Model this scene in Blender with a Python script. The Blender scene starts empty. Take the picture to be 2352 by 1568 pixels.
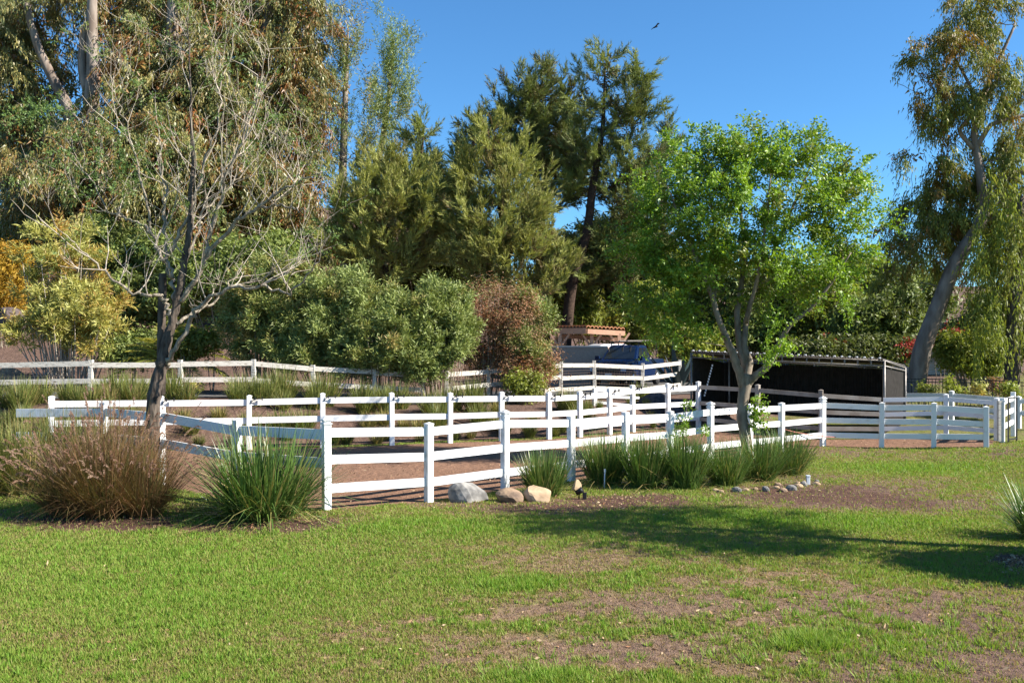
import bpy, math, random
import numpy as np
from mathutils import Vector

random.seed(7)
RNG = np.random.default_rng(11)
R = math.radians
SC = bpy.context.scene
COL = SC.collection
F, CX, CY, CAMH = 2100.0, 1176.0, 784.0, 2.8        # lens in units of a 2352 px wide picture

# ------------------------------------------------------------------ camera, sky, sun, exposure
cam_d = bpy.data.cameras.new('camera')
cam_d.sensor_width = 36.0
cam_d.lens = F / 2352.0 * 36.0
cam_d.clip_end = 3000
cam = bpy.data.objects.new('camera', cam_d)
COL.objects.link(cam)
cam.location = (0, 0, CAMH)
cam.rotation_euler = (R(90), 0, 0)
SC.camera = cam

SUN_EL, SUN_AZ = 36.0, -12.0                          # azimuth counted from +X towards -Y
sdir = Vector((math.cos(R(SUN_EL)) * math.cos(R(SUN_AZ)), math.cos(R(SUN_EL)) * math.sin(R(SUN_AZ)), math.sin(R(SUN_EL))))
w = bpy.data.worlds.new('World')
SC.world = w
w.use_nodes = True
nt = w.node_tree
nt.nodes.clear()
sky = nt.nodes.new('ShaderNodeTexSky')
sky.sky_type = 'NISHITA'
sky.sun_disc = False
sky.sun_elevation = R(SUN_EL)
sky.sun_rotation = math.atan2(sdir.x, sdir.y)
sky.altitude = 200
sky.air_density = 0.95
sky.dust_density = 0.0
sky.ozone_density = 9.0
bg = nt.nodes.new('ShaderNodeBackground')
bg.inputs['Strength'].default_value = 0.075
wo = nt.nodes.new('ShaderNodeOutputWorld')
tn = nt.nodes.new('ShaderNodeMix'); tn.data_type = 'RGBA'; tn.blend_type = 'MULTIPLY'
tn.inputs[0].default_value = 1.0
tn.inputs[7].default_value = (.74, 1.0, 1.0, 1)                      # the camera's saturated blue, the same over the whole sky
nt.links.new(sky.outputs[0], tn.inputs[6])
nt.links.new(tn.outputs[2], bg.inputs['Color'])
nt.links.new(bg.outputs[0], wo.inputs['Surface'])
sun_d = bpy.data.lights.new('sun', 'SUN')
sun_d.energy = 5.0
sun_d.angle = R(0.5)
sun_d.color = (1.0, 0.93, 0.82)
sun = bpy.data.objects.new('sun', sun_d)
COL.objects.link(sun)
sun.rotation_euler = sdir.to_track_quat('Z', 'Y').to_euler()
sun.location = (30, 0, 30)
SC.view_settings.view_transform = 'Standard'
SC.view_settings.look = 'None'
SC.view_settings.gamma = 1
SC.view_settings.use_curve_mapping = False
SC.view_settings.exposure = 1.45
SC.render.engine = 'CYCLES'
SC.cycles.max_bounces = 6
SC.cycles.diffuse_bounces = 3
SC.cycles.glossy_bounces = 2
SC.cycles.transmission_bounces = 3
SC.cycles.transparent_max_bounces = 4
SC.cycles.use_denoising = True
SC.cycles.denoising_prefilter = 'ACCURATE'
SC.cycles.sample_clamp_indirect = 4
SC.cycles.sample_clamp_direct = 12

# ------------------------------------------------------------------ helpers
def at(x, y, d):
    return np.array([(x - CX) / F * d, d, CAMH - (y - CY) / F * d])

def link(o, parent=None):
    COL.objects.link(o)
    if parent is not None:
        o.parent = parent
    return o

def tag(o, label=None, cat=None, group=None, kind=None):
    if label: o['label'] = label
    if cat: o['category'] = cat
    if group: o['group'] = group
    if kind: o['kind'] = kind
    return o

def empty(name, loc, label, cat, group=None, rz=0.0):
    o = bpy.data.objects.new(name, None)
    o.empty_display_size = 0.2
    COL.objects.link(o)
    o.location = tuple(float(v) for v in loc)
    o.rotation_euler = (0, 0, rz)
    return tag(o, label, cat, group)

def copy_tree(o, parent=None):
    c = o.copy()
    COL.objects.link(c)
    c.parent = parent
    for ch in list(o.children):
        copy_tree(ch, c)
    return c

def unit(v):
    return v / np.maximum(np.linalg.norm(v, axis=-1, keepdims=True), 1e-9)

class MB:
    """collects faces in world (or local) coordinates; build() links ONE mesh object"""
    def __init__(s): s.v, s.f, s.n, s.sm = [], [], 0, []
    def add(s, verts, faces, smooth=False):
        s.v.append(np.asarray(verts, float).reshape(-1, 3))
        for f in faces:
            s.f.append([i + s.n for i in f]); s.sm.append(smooth)
        s.n += len(s.v[-1])
        return s
    def box(s, c, h, X=(1, 0, 0), Y=(0, 1, 0), Z=(0, 0, 1), taper=1.0, bev=0.0):
        c, X, Y, Z = (np.asarray(a, float) for a in (c, X, Y, Z))
        def ring(z, sx, sy):
            if bev <= 0:
                q = [(-sx, -sy), (sx, -sy), (sx, sy), (-sx, sy)]
            else:
                b = bev
                q = [(-sx + b, -sy), (sx - b, -sy), (sx, -sy + b), (sx, sy - b), (sx - b, sy), (-sx + b, sy), (-sx, sy - b), (-sx, -sy + b)]
            return [c + X * a + Y * b_ + Z * z for a, b_ in q]
        r0, r1 = ring(-h[2], h[0], h[1]), ring(h[2], h[0] * taper, h[1] * taper)
        n = len(r0)
        fs = [list(range(n))[::-1], [n + i for i in range(n)]]
        fs += [[i, (i + 1) % n, n + (i + 1) % n, n + i] for i in range(n)]
        return s.add(r0 + r1, fs)
    def beam(s, a, b, hw, hh, up=(0, 0, 1)):
        a, b, up = (np.asarray(t, float) for t in (a, b, up))
        d = b - a; L = np.linalg.norm(d); d = d / L
        sd = unit(np.cross(up, d)); u = np.cross(d, sd)
        return s.box((a + b) / 2, (L / 2, hw, hh), d, sd, u)
    def tube(s, pts, rad, sides=6, cap=True):
        pts = np.asarray(pts, float); n = len(pts)
        rad = np.full(n, rad) if np.isscalar(rad) else np.asarray(rad, float)
        t = unit(np.gradient(pts, axis=0))
        ref = np.array([0.31, 0.17, 0.2]) if abs(t[0][2]) > .8 else np.array([0, 0, 1.0])
        a = unit(np.cross(t, ref)); b = np.cross(t, a)
        ang = np.arange(sides) * 2 * np.pi / sides
        v = pts[:, None] + rad[:, None, None] * (np.cos(ang)[None, :, None] * a[:, None] + np.sin(ang)[None, :, None] * b[:, None])
        fs = []
        for i in range(n - 1):
            for k in range(sides):
                k2 = (k + 1) % sides
                fs.append([i * sides + k, i * sides + k2, (i + 1) * sides + k2, (i + 1) * sides + k])
        if cap:
            fs.append(list(range(sides))[::-1]); fs.append([(n - 1) * sides + k for k in range(sides)])
        return s.add(v.reshape(-1, 3), fs, True)
    def prism(s, prof, a, b):
        """profile: list of 3D points (planar), extruded from offset a to offset b (3-vectors)"""
        prof = np.asarray(prof, float); n = len(prof)
        v = np.concatenate([prof + np.asarray(a), prof + np.asarray(b)])
        fs = [list(range(n))[::-1], [n + i for i in range(n)]] + [[i, (i + 1) % n, n + (i + 1) % n, n + i] for i in range(n)]
        return s.add(v, fs)
    def build(s, name, m, parent=None, local=False, smooth=None):
        me = bpy.data.meshes.new(name)
        v = np.concatenate(s.v)
        if parent is not None and not local:
            p, z = parent, np.zeros(3)
            while p is not None:
                z += np.array(p.location); p = p.parent
            v = v - z
        me.from_pydata([tuple(q) for q in v], [], s.f)
        me.polygons.foreach_set('use_smooth', [bool(q) if smooth is None else smooth for q in s.sm])
        me.materials.append(m)
        me.update()
        return link(bpy.data.objects.new(name, me), parent)

def raw_mesh(name, verts, nper, m, tint=None, parent=None, local=False, smooth=False):
    """verts (N*nper,3) -> N separate faces of nper corners; tint is one number per face"""
    if parent is not None and not local:
        p, z = parent, np.zeros(3)
        while p is not None:
            z += np.array(p.location); p = p.parent
        verts = verts - z
    me = bpy.data.meshes.new(name)
    nv = len(verts); nf = nv // nper
    me.vertices.add(nv); me.loops.add(nv); me.polygons.add(nf)
    me.vertices.foreach_set('co', verts.astype(np.float32).ravel())
    me.loops.foreach_set('vertex_index', np.arange(nv, dtype=np.int32))
    me.polygons.foreach_set('loop_start', np.arange(0, nv, nper, dtype=np.int32))
    me.polygons.foreach_set('loop_total', np.full(nf, nper, dtype=np.int32))
    if tint is not None:
        at_ = me.attributes.new('tint', 'FLOAT', 'FACE')
        at_.data.foreach_set('value', tint.astype(np.float32))
    me.materials.append(m)
    me.update(calc_edges=True)
    return link(bpy.data.objects.new(name, me), parent)

TAB = RNG.random((256, 256))
def vnoise(x, y):
    xi, yi = np.floor(x).astype(int), np.floor(y).astype(int)
    fx, fy = x - xi, y - yi
    fx, fy = fx * fx * (3 - 2 * fx), fy * fy * (3 - 2 * fy)
    a, b = TAB[xi & 255, yi & 255], TAB[(xi + 1) & 255, yi & 255]
    c, d = TAB[xi & 255, (yi + 1) & 255], TAB[(xi + 1) & 255, (yi + 1) & 255]
    return (a * (1 - fx) + b * fx) * (1 - fy) + (c * (1 - fx) + d * fx) * fy
def fbm(x, y, o=4):
    s, a, t = 0, 1.0, 0
    for k in range(o):
        s = s + a * vnoise(x * 2 ** k + 17 * k, y * 2 ** k + 31 * k); t += a; a *= .55
    return s / t
def sstep(x, a, b):
    t = np.clip((x - a) / (b - a), 0, 1)
    return t * t * (3 - 2 * t)

# ------------------------------------------------------------------ materials
def mat(name, c1, c2=None, scale=8, rough=.7, spec=.3, bump=0.0, metal=0.0, detail=4, stretch=None, lo=.35, hi=.65):
    m = bpy.data.materials.new(name); m.use_nodes = True
    n, l = m.node_tree.nodes, m.node_tree.links
    p = n['Principled BSDF']
    p.inputs['Roughness'].default_value = rough
    p.inputs['Specular IOR Level'].default_value = spec
    p.inputs['Metallic'].default_value = metal
    if c2 is None:
        p.inputs['Base Color'].default_value = (*c1, 1)
        if not bump: return m
        c2 = c1
    tc = n.new('ShaderNodeTexCoord'); nz = n.new('ShaderNodeTexNoise')
    nz.inputs['Scale'].default_value = scale; nz.inputs['Detail'].default_value = detail
    src = tc.outputs['Object']
    if stretch:
        mp = n.new('ShaderNodeMapping'); mp.inputs['Scale'].default_value = stretch
        l.new(src, mp.inputs[0]); src = mp.outputs[0]
    l.new(src, nz.inputs['Vector'])
    cr = n.new('ShaderNodeValToRGB')
    cr.color_ramp.elements[0].position = lo; cr.color_ramp.elements[1].position = hi
    cr.color_ramp.elements[0].color = (*c1, 1); cr.color_ramp.elements[1].color = (*c2, 1)
    l.new(nz.outputs['Fac'], cr.inputs[0]); l.new(cr.outputs[0], p.inputs['Base Color'])
    if bump:
        b = n.new('ShaderNodeBump'); b.inputs['Strength'].default_value = bump; b.inputs['Distance'].default_value = .03
        l.new(nz.outputs['Fac'], b.inputs['Height']); l.new(b.outputs[0], p.inputs['Normal'])
    return m

def leafmat(name, stops, rough=.5, spec=.35, trans=.35, tgain=(1.25, 1.3, .7)):
    m = bpy.data.materials.new(name); m.use_nodes = True
    n, l = m.node_tree.nodes, m.node_tree.links
    p, out = n['Principled BSDF'], n['Material Output']
    p.inputs['Roughness'].default_value = rough
    p.inputs['Specular IOR Level'].default_value = spec
    a = n.new('ShaderNodeAttribute'); a.attribute_name = 'tint'
    cr = n.new('ShaderNodeValToRGB')
    while len(cr.color_ramp.elements) < len(stops): cr.color_ramp.elements.new(.5)
    for e, (pos, c) in zip(cr.color_ramp.elements, stops):
        e.position = pos; e.color = (*c, 1)
    l.new(a.outputs['Fac'], cr.inputs[0]); l.new(cr.outputs[0], p.inputs['Base Color'])
    if trans > 0:
        mx = n.new('ShaderNodeMix'); mx.data_type = 'RGBA'; mx.blend_type = 'MULTIPLY'
        mx.inputs[0].default_value = 1
        l.new(cr.outputs[0], mx.inputs[6]); mx.inputs[7].default_value = (*tgain, 1)
        t = n.new('ShaderNodeBsdfTranslucent'); l.new(mx.outputs[2], t.inputs['Color'])
        ms = n.new('ShaderNodeMixShader'); ms.inputs[0].default_value = trans
        l.new(p.outputs[0], ms.inputs[1]); l.new(t.outputs[0], ms.inputs[2]); l.new(ms.outputs[0], out.inputs[0])
    return m

M = {}
M['vinyl'] = mat('white_vinyl', (.72, .72, .72), (.50, .465, .41), 2.3, .45, .35, lo=.56, hi=.80, detail=9, stretch=(1, 1, 1.8))
M['drab'] = mat('drab_vinyl', (.22, .185, .155), (.33, .30, .265), 2.5, .6, .2)  # darker, browner version of the white vinyl
M['oldwhite'] = mat('peeling_white_paint', (.17, .135, .10), (.50, .47, .42), 7, .8, .2, .4, stretch=(1, 1, 3), lo=.30, hi=.44)
M['black'] = mat('black_metal', (.012, .012, .013), None, rough=.45, spec=.4)
M['galv'] = mat('galvanised_pipe', (.23, .21, .195), (.14, .125, .115), 14, .45, .5, metal=.3)
M['sheet'] = mat('dark_corrugated_sheet', (.022, .019, .017), (.034, .030, .027), 6, .75, .15)
M['bark_grey'] = mat('grey_bark', (.34, .295, .23), (.17, .14, .105), 18, .9, .1, .8, stretch=(1, 1, .35))
M['bark_dark'] = mat('dark_bark', (.045, .036, .03), (.13, .105, .085), 14, .95, .1, 1.0, stretch=(1, 1, .3))
M['bark_pine'] = mat('pine_bark', (.075, .05, .037), (.04, .028, .022), 8, .95, .1, .8)
M['bark_euc'] = mat('smooth_eucalyptus_bark', (.27, .225, .19), (.13, .10, .08), 2.2, .8, .15, .3, stretch=(1.4, 1.4, .35))
M['bark_fresh'] = mat('pale_smooth_bark', (.26, .215, .17), (.13, .105, .08), 9, .85, .15, .5, stretch=(1, 1, .4))
M['twig'] = mat('bare_twig_bark', (.44, .385, .32), (.28, .235, .19), 6, .85, .1)
M['rock_grey'] = mat('grey_granite', (.27, .26, .245), (.10, .097, .093), 5, .9, .2, .9, detail=8)
M['rock_tan'] = mat('tan_sandstone', (.46, .34, .22), (.27, .19, .12), 4, .9, .2, .8, detail=8)
M['rock_brown'] = mat('brown_stone', (.34, .235, .15), (.14, .10, .075), 4, .9, .2, .9, detail=8)
M['rock_dark'] = mat('dark_purple_rock', (.13, .10, .095), (.05, .042, .042), 6, .95, .1, 1, detail=8)
M['asphalt'] = mat('asphalt', (.075, .072, .07), (.11, .105, .10), 30, .9, .2, .2)
M['stucco'] = mat('tan_stucco', (.42, .31, .24), (.36, .26, .2), 12, .9, .1, .2)
M['housewall'] = mat('cream_house_wall', (.66, .60, .52), (.60, .54, .46), 5, .9, .1)
M['tile'] = mat('terracotta_roof_tile', (.50, .24, .12), (.36, .16, .08), 7, .8, .2)
M['tile_old'] = mat('weathered_roof_tile', (.42, .30, .22), (.25, .17, .13), 3, .85, .2)
M['timber'] = mat('salmon_painted_timber', (.50, .29, .19), (.42, .24, .16), 5, .7, .2)
M['carpaint'] = mat('dark_blue_car_paint', (.004, .014, .052), None, rough=.18, spec=.55)
M['silver'] = mat('silver_car_paint', (.55, .56, .58), None, rough=.3, spec=.5)
M['chrome'] = mat('chrome_trim', (.55, .55, .56), None, rough=.2, metal=.9)
M['glass'] = mat('tinted_window_glass', (.012, .016, .02), None, rough=.06, spec=.8)
M['lens'] = mat('headlight_lens', (.5, .52, .55), None, rough=.15, spec=.8)
M['rubber'] = mat('tyre_rubber', (.018, .018, .018), None, rough=.8)
M['plate'] = mat('pale_number_plate', (.6, .6, .58), None, rough=.5)
M['brass'] = mat('brass_garden_light', (.45, .36, .12), (.30, .24, .10), 20, .4, .5, metal=.5)
M['frost'] = mat('yellowed_lamp_glass', (.55, .50, .18), None, rough=.3)
M['feather'] = mat('black_feathers', (.008, .008, .010), None, rough=.6)
M['wire'] = mat('rusty_wire', (.20, .15, .12), None, rough=.6, metal=.5)
M['rope'] = mat('faded_red_lead_rope', (.40, .16, .12), None, rough=.8)
M['plasticblue'] = mat('faded_pvc_pipe', (.55, .60, .66), None, rough=.5)

G = lambda *s: list(s)
L = {}
L['lawn'] = leafmat('lawn_blades', [(0, (0.28, 0.18, 0.115)), (0.3, (0.26, 0.21, 0.085)), (0.55, (0.225, 0.255, 0.055)), (1, (0.15, 0.28, 0.03))], .6, .25, .36)
L['euc'] = leafmat('eucalyptus_leaves', [(0, (0.24, 0.095, 0.03)), (0.15, (0.21, 0.135, 0.042)), (0.45, (0.17, 0.155, 0.045)), (0.8, (0.095, 0.12, 0.042)), (1, (0.3, 0.26, 0.085))], .42, .4, .2)
L['euc2'] = leafmat('weeping_eucalyptus_leaves', [(0, (0.24, 0.12, 0.028)), (0.25, (0.2, 0.16, 0.03)), (0.6, (0.135, 0.155, 0.035)), (1, (0.24, 0.25, 0.04))], .5, .3, .3)
L['pine'] = leafmat('pine_needles', [(0, (0.16, 0.11, 0.06)), (0.25, (0.2, 0.19, 0.06)), (0.6, (0.26, 0.27, 0.07)), (1, (0.34, 0.35, 0.1))], .6, .25, .22)
L['pined'] = leafmat('dark_pine_needles', [(0, (0.1, 0.065, 0.03)), (0.25, (0.13, 0.14, 0.045)), (0.6, (0.13, 0.165, 0.055)), (1, (0.25, 0.28, 0.07))], .6, .25, .2)
L['poplar'] = leafmat('airy_tree_leaves', [(0, (0.24, 0.17, 0.07)), (0.4, (0.17, 0.2, 0.07)), (1, (0.22, 0.28, 0.09))], .5, .35, .3)
L['fresh'] = leafmat('bright_green_leaves', [(0, (0.16, 0.18, 0.03)), (0.5, (0.13, 0.24, 0.022)), (1, (0.25, 0.38, 0.045))], .48, .4, .34, (1.35, 1.3, .4))
L['olean'] = leafmat('oleander_leaves', [(0, (0.32, 0.25, 0.09)), (0.3, (0.22, 0.235, 0.065)), (0.7, (0.155, 0.2, 0.055)), (1, (0.28, 0.33, 0.11))], .5, .3, .2)
L['dry'] = leafmat('dried_leaves', [(0, (0.22, 0.09, 0.045)), (0.5, (0.28, 0.155, 0.085)), (0.85, (0.29, 0.2, 0.135)), (1, (0.2, 0.2, 0.07))], .7, .15, .2)
L['yellow'] = leafmat('yellow_green_leaves', [(0, (0.38, 0.22, 0.06)), (0.25, (0.36, 0.29, 0.075)), (0.7, (0.3, 0.31, 0.08)), (1, (0.42, 0.4, 0.13))], .5, .3, .3)
L['orange'] = leafmat('golden_leaves', [(0, (0.3, 0.16, 0.02)), (1, (0.4, 0.27, 0.035))], .6, .2, .35)
L['bush'] = leafmat('garden_bush_leaves', [(0, (0.09, 0.1, 0.03)), (0.5, (0.125, 0.165, 0.042)), (1, (0.22, 0.265, 0.07))], .5, .3, .3)
L['lime'] = leafmat('lime_garden_leaves', [(0, (0.15, 0.145, 0.03)), (0.5, (0.18, 0.215, 0.038)), (1, (0.28, 0.31, 0.05))], .5, .3, .36)
L['bract'] = leafmat('red_bougainvillea_bracts', [(0, (0.3, 0.02, 0.03)), (1, (0.42, 0.07, 0.05))], .6, .2, .25, (1.2, .8, .8))
L['strap'] = leafmat('strap_leaves', [(0, (0.36, 0.28, 0.11)), (0.2, (0.14, 0.17, 0.045)), (0.6, (0.055, 0.115, 0.025)), (1, (0.13, 0.21, 0.045))], .38, .45, .2)
L['straptuft'] = leafmat('olive_strap_leaves', [(0, (0.3, 0.22, 0.09)), (0.3, (0.18, 0.17, 0.05)), (0.65, (0.11, 0.14, 0.035)), (1, (0.19, 0.21, 0.05))], .5, .35, .22)
L['fount'] = leafmat('fountain_grass_blades', [(0, (0.2, 0.095, 0.05)), (0.5, (0.17, 0.115, 0.05)), (1, (0.12, 0.12, 0.04))], .6, .25, .25)
L['plume'] = leafmat('pinkish_grass_plumes', [(0, (0.23, 0.125, 0.085)), (1, (0.38, 0.26, 0.19))], .8, .1, .3, (1.1, 1, .9))
L['agave'] = leafmat('agave_leaves', G((0, (.035, .06, .06)), (1, (.05, .085, .085))), .5, .4, 0)
L['palm'] = leafmat('palm_frond_leaflets', [(0, (0.4, 0.33, 0.05)), (0.5, (0.28, 0.29, 0.045)), (1, (0.18, 0.22, 0.045))], .45, .4, .35)
L['litter'] = leafmat('dry_leaf_litter', G((0, (.22, .11, .06)), (.5, (.34, .22, .13)), (1, (.46, .36, .24))), .8, .1, .1)

# ------------------------------------------------------------------ ground
FRONT = [(750, 15.0), (985, 16.0), (1160, 17.3), (1312, 18.4), (1437, 19.6), (1540, 20.7), (1632, 21.9), (1722, 23.0), (1795, 23.9), (1890, 25.2), (2025, 24.9), (2145, 24.4), (2265, 23.9)]
BACK = [(118, 22.6), (370, 23.2), (572, 23.7), (741, 24.2), (900, 24.7), (1034, 25.2), (1152, 25.7), (1261, 26.2), (1332, 26.7), (1400, 27.4), (1453, 28.3), (1534, 29.2), (1604, 30.0)]
BACKR = [(1740, 28.4), (1885, 27.0), (2026, 26.9), (2173, 26.6), (2290, 25.4)]
SIDE = [(750, 15.0), (545, 16.1), (370, 17.6), (238, 18.8), (35, 19.0)]
XY = lambda x, d: ((x - CX) / F * d, d)
ARENA = [XY(*p) for p in FRONT] + [XY(*p) for p in BACKR[::-1]] + [XY(*p) for p in BACK[::-1]] + [XY(35, 19.2), XY(238, 19.0)] + [XY(*p) for p in SIDE[2:0:-1]]

def inpoly(x, y, poly):
    ins = np.zeros(x.shape, bool)
    n = len(poly)
    for i in range(n):
        x1, y1 = poly[i]; x2, y2 = poly[(i + 1) % n]
        if y1 == y2: continue
        c = ((y1 > y) != (y2 > y)) & (x < (x2 - x1) * (y - y1) / (y2 - y1) + x1)
        ins ^= c
    return ins

FX = np.array([XY(*p)[0] for p in BACK]); FY = np.array([p[1] for p in BACK])
def bankfoot(x):
    y = np.interp(x, FX, FY)
    y = np.where(x < FX[0], FY[0] - .03 * (FX[0] - x), y)
    return np.where(x > FX[-1], 30.0 + (x - FX[-1]) * 1.1, y) + .55
def gz(x, y):
    x = np.asarray(x, float); y = np.asarray(y, float)
    low = -.1 * sstep(x, 2, 9) + .16 * sstep(x, 9.5, 13)
    up = np.interp(x, [-14, -8, -3.5, 1, 3.5, 7, 12, 30], [1.05, 1.05, .72, .68, .66, .7, .5, .5])
    f = bankfoot(x)
    z = low + (up - low) * sstep(y - f, 0, 2.4)
    gard = sstep(x, 11, 16) * sstep(y, 30, 36) * .5
    z = np.maximum(z, low + gard)
    hill = sstep(x, 2, -16) * np.clip(y - 32.5, 0, 60) * .20
    hill2 = np.clip(y - 62, 0, 120) * .11
    z = z + hill + hill2
    bump = (fbm(x * .35, y * .35, 3) - .5) * .10 * sstep(y, 4, 9)
    ar = inpoly(np.atleast_1d(x), np.atleast_1d(y), ARENA).reshape(np.shape(x))
    return z + bump * np.where(ar, .4, 1.0)
def ground(x, y): return float(gz(np.array([x]), np.array([y]))[0])

# patches in the lawn: (px, py, half width, half height, kind, strength)
PATCH = [(1500, 1395, 380, 55, 'dry', .95), (1850, 1395, 330, 55, 'dry', .9), (1470, 1490, 300, 48, 'dry', 1.0), (1360, 1290, 240, 40, 'dry', .5), (1700, 1500, 260, 50, 'dry', .7),
         (1640, 1335, 180, 26, 'dry', .4), (1080, 1470, 260, 50, 'dry', .45), (350, 1480, 300, 40, 'dry', .12), (860, 1545, 260, 30, 'dry', .2), (100, 1540, 200, 30, 'dry', .15),
         (2220, 1490, 350, 100, 'bare', .95), (2280, 1380, 190, 40, 'bare', .75), (1990, 1545, 260, 50, 'bare', .8), (2080, 1420, 300, 45, 'bare', .6),
         (1900, 1135, 260, 34, 'bare', 1.0), (1930, 1140, 170, 22, 'bare', 1.0), (2140, 1150, 220, 26, 'bare', .8), (1700, 1150, 120, 14, 'bare', .6), (2020, 1100, 200, 14, 'bare', .55), (1880, 1092, 110, 12, 'bare', .6),
         (1250, 1170, 220, 18, 'bare', .75), (1440, 1150, 160, 16, 'bare', .9), (1090, 1160, 120, 12, 'bare', .7), (780, 1195, 90, 14, 'bare', .55), (600, 1205, 190, 22, 'bare', .9), (2320, 1275, 40, 20, 'bare', 1.0),
         (250, 1195, 270, 26, 'bare', .85), (2150, 1042, 250, 10, 'bare', .35), (1930, 1030, 120, 12, 'bare', .8), (2310, 1040, 60, 12, 'bare', .9), (1500, 1185, 190, 14, 'bare', .3),
         (1190, 1335, 140, 26, 'green', .9), (1860, 1478, 95, 22, 'green', .95), (1560, 1545, 120, 30, 'green', .6), (1250, 1545, 130, 30, 'green', .8), (1940, 1435, 50, 14, 'green', .6), (2040, 1470, 40, 12, 'green', .6),
         (450, 1330, 420, 90, 'green', .35), (1000, 1215, 260, 22, 'green', .6), (1850, 1190, 420, 24, 'green', .7), (2100, 1065, 220, 14, 'green', .55), (1620, 1150, 60, 8, 'green', .5), (1650, 1420, 60, 12, 'green', .5), (1480, 1440, 50, 12, 'green', .5), (1740, 1360, 40, 10, 'green', .5)]
MULCH = [(1860, 1132, 215, 24), (1990, 1140, 150, 16), (1440, 1150, 170, 16), (2330, 1275, 40, 18), (600, 1208, 190, 16), (250, 1200, 240, 18), (1250, 1166, 170, 12)]
def mulch(x, y):
    yy = np.maximum(y, .5); px, py = CX + F * x / yy, CY + CAMH * F / yy; m = np.zeros_like(x)
    wob = (fbm(x * 2.2 + 5, y * 2.2, 3) - .5) * 1.2 + (fbm(x * 9, y * 9, 2) - .5) * .9
    for cx, cy, rx, ry in MULCH: m = np.maximum(m, 1 - sstep(np.sqrt(((px - cx) / rx) ** 2 + ((py - cy) / ry) ** 2) + wob, .5, 1.3))
    return m
def cover(x, y):
    """returns greenness, bareness of the lawn at ground points"""
    yy = np.maximum(y, .5)
    px, py = CX + F * x / yy, CY + CAMH * F / yy
    n1, n2 = fbm(x * .9, y * .9, 4), fbm(x * 3.1 + 9, y * 3.1, 4)
    wob = (n2 - .5) * 1.3 + (n1 - .5) * .9
    n3, n4 = fbm(x * 8.5 + 3, y * 8.5, 3), vnoise(x * 24, y * 24)
    wob = wob + (n3 - .5) * 1.1 + (n4 - .5) * .5
    green = .78 + .08 * sstep(px, 1100, 500) + (n3 - .5) * .75 + (n4 - .5) * .3 + (n1 - .5) * .4 + (n2 - .5) * .5
    bare = np.zeros_like(x) + np.clip((n2 * .5 + n3 * .5 - .6) * 3.0, 0, .6)
    for (cx, cy, rx, ry, k, s) in PATCH:
        q = np.sqrt(((px - cx) / rx) ** 2 + ((py - cy) / ry) ** 2) + wob
        m = (1 - sstep(q, .3, 1.45)) * s
        if k == 'green':
            green = green + m * .55; bare = bare * (1 - m)
        elif k == 'dry':
            green = green - m * 1.0; bare = np.maximum(bare, m * .55)
        else:
            bare = np.maximum(bare, m)
    bare = np.maximum(bare, mulch(x, y) * 1.05)
    ar = inpoly(x, y, ARENA)
    return np.clip(green, 0, 1.2), np.clip(bare, 0, 1), ar

def axis(*segs):
    out = []
    for a, b, n in segs: out += list(np.linspace(a, b, n, endpoint=False))
    return np.array(out + [segs[-1][1]])
gx = axis((-700, -60, 16), (-60, -17, 30), (-17, 18, 200), (18, 60, 30), (60, 700, 16))
gy = axis((-200, -10, 8), (-10, 6, 16), (6, 30, 175), (30, 70, 60), (70, 200, 30), (200, 1500, 16))
GX, GY = np.meshgrid(gx, gy)
fx, fy = GX.ravel(), GY.ravel()
fz = gz(fx, fy)
grn, bar, ar = cover(fx, fy)
foot = bankfoot(fx)
soil = np.where(ar, 1.0, 0.0)
bank = sstep(fy - foot, -.3, .5)
lawnm = np.where((ar) | (fy - foot > 0), 0.0, 1.0)
me = bpy.data.meshes.new('ground')
nx, ny = len(gx), len(gy)
ii = np.arange(nx * ny).reshape(ny, nx)
q = np.stack([ii[:-1, :-1], ii[:-1, 1:], ii[1:, 1:], ii[1:, :-1]], -1).reshape(-1, 4)
me.vertices.add(nx * ny); me.loops.add(q.size); me.polygons.add(len(q))
me.vertices.foreach_set('co', np.stack([fx, fy, fz], -1).astype(np.float32).ravel())
me.loops.foreach_set('vertex_index', q.astype(np.int32).ravel())
me.polygons.foreach_set('loop_start', np.arange(0, q.size, 4, dtype=np.int32))
me.polygons.foreach_set('loop_total', np.full(len(q), 4, dtype=np.int32))
me.polygons.foreach_set('use_smooth', np.ones(len(q), bool))
for nm, v in (('green', grn * lawnm * (1 - bar)), ('lawn', lawnm * np.clip(1 - 1.1 * bar, 0, 1)), ('arena', soil), ('mulch', mulch(fx, fy))):
    a_ = me.attributes.new(nm, 'FLOAT', 'POINT'); a_.data.foreach_set('value', np.asarray(v, np.float32))
me.update(calc_edges=True)
gm = bpy.data.materials.new('ground_soil'); gm.use_nodes = True
n, l = gm.node_tree.nodes, gm.node_tree.links
pb = n['Principled BSDF']; pb.inputs['Roughness'].default_value = .95; pb.inputs['Specular IOR Level'].default_value = .1
tc = n.new('ShaderNodeTexCoord')
def nznode(scale, detail=5):
    z = n.new('ShaderNodeTexNoise'); z.inputs['Scale'].default_value = scale; z.inputs['Detail'].default_value = detail
    l.new(tc.outputs['Object'], z.inputs['Vector']); return z.outputs['Fac']
def ramp(src, c1, c2, lo=.35, hi=.65):
    r_ = n.new('ShaderNodeValToRGB'); r_.color_ramp.elements[0].position = lo; r_.color_ramp.elements[1].position = hi
    r_.color_ramp.elements[0].color = (*c1, 1); r_.color_ramp.elements[1].color = (*c2, 1)
    l.new(src, r_.inputs[0]); return r_.outputs[0]
def mix(fac, a, b):
    x = n.new('ShaderNodeMix'); x.data_type = 'RGBA'
    l.new(fac, x.inputs[0]); l.new(a, x.inputs[6]); l.new(b, x.inputs[7]); return x.outputs[2]
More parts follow.
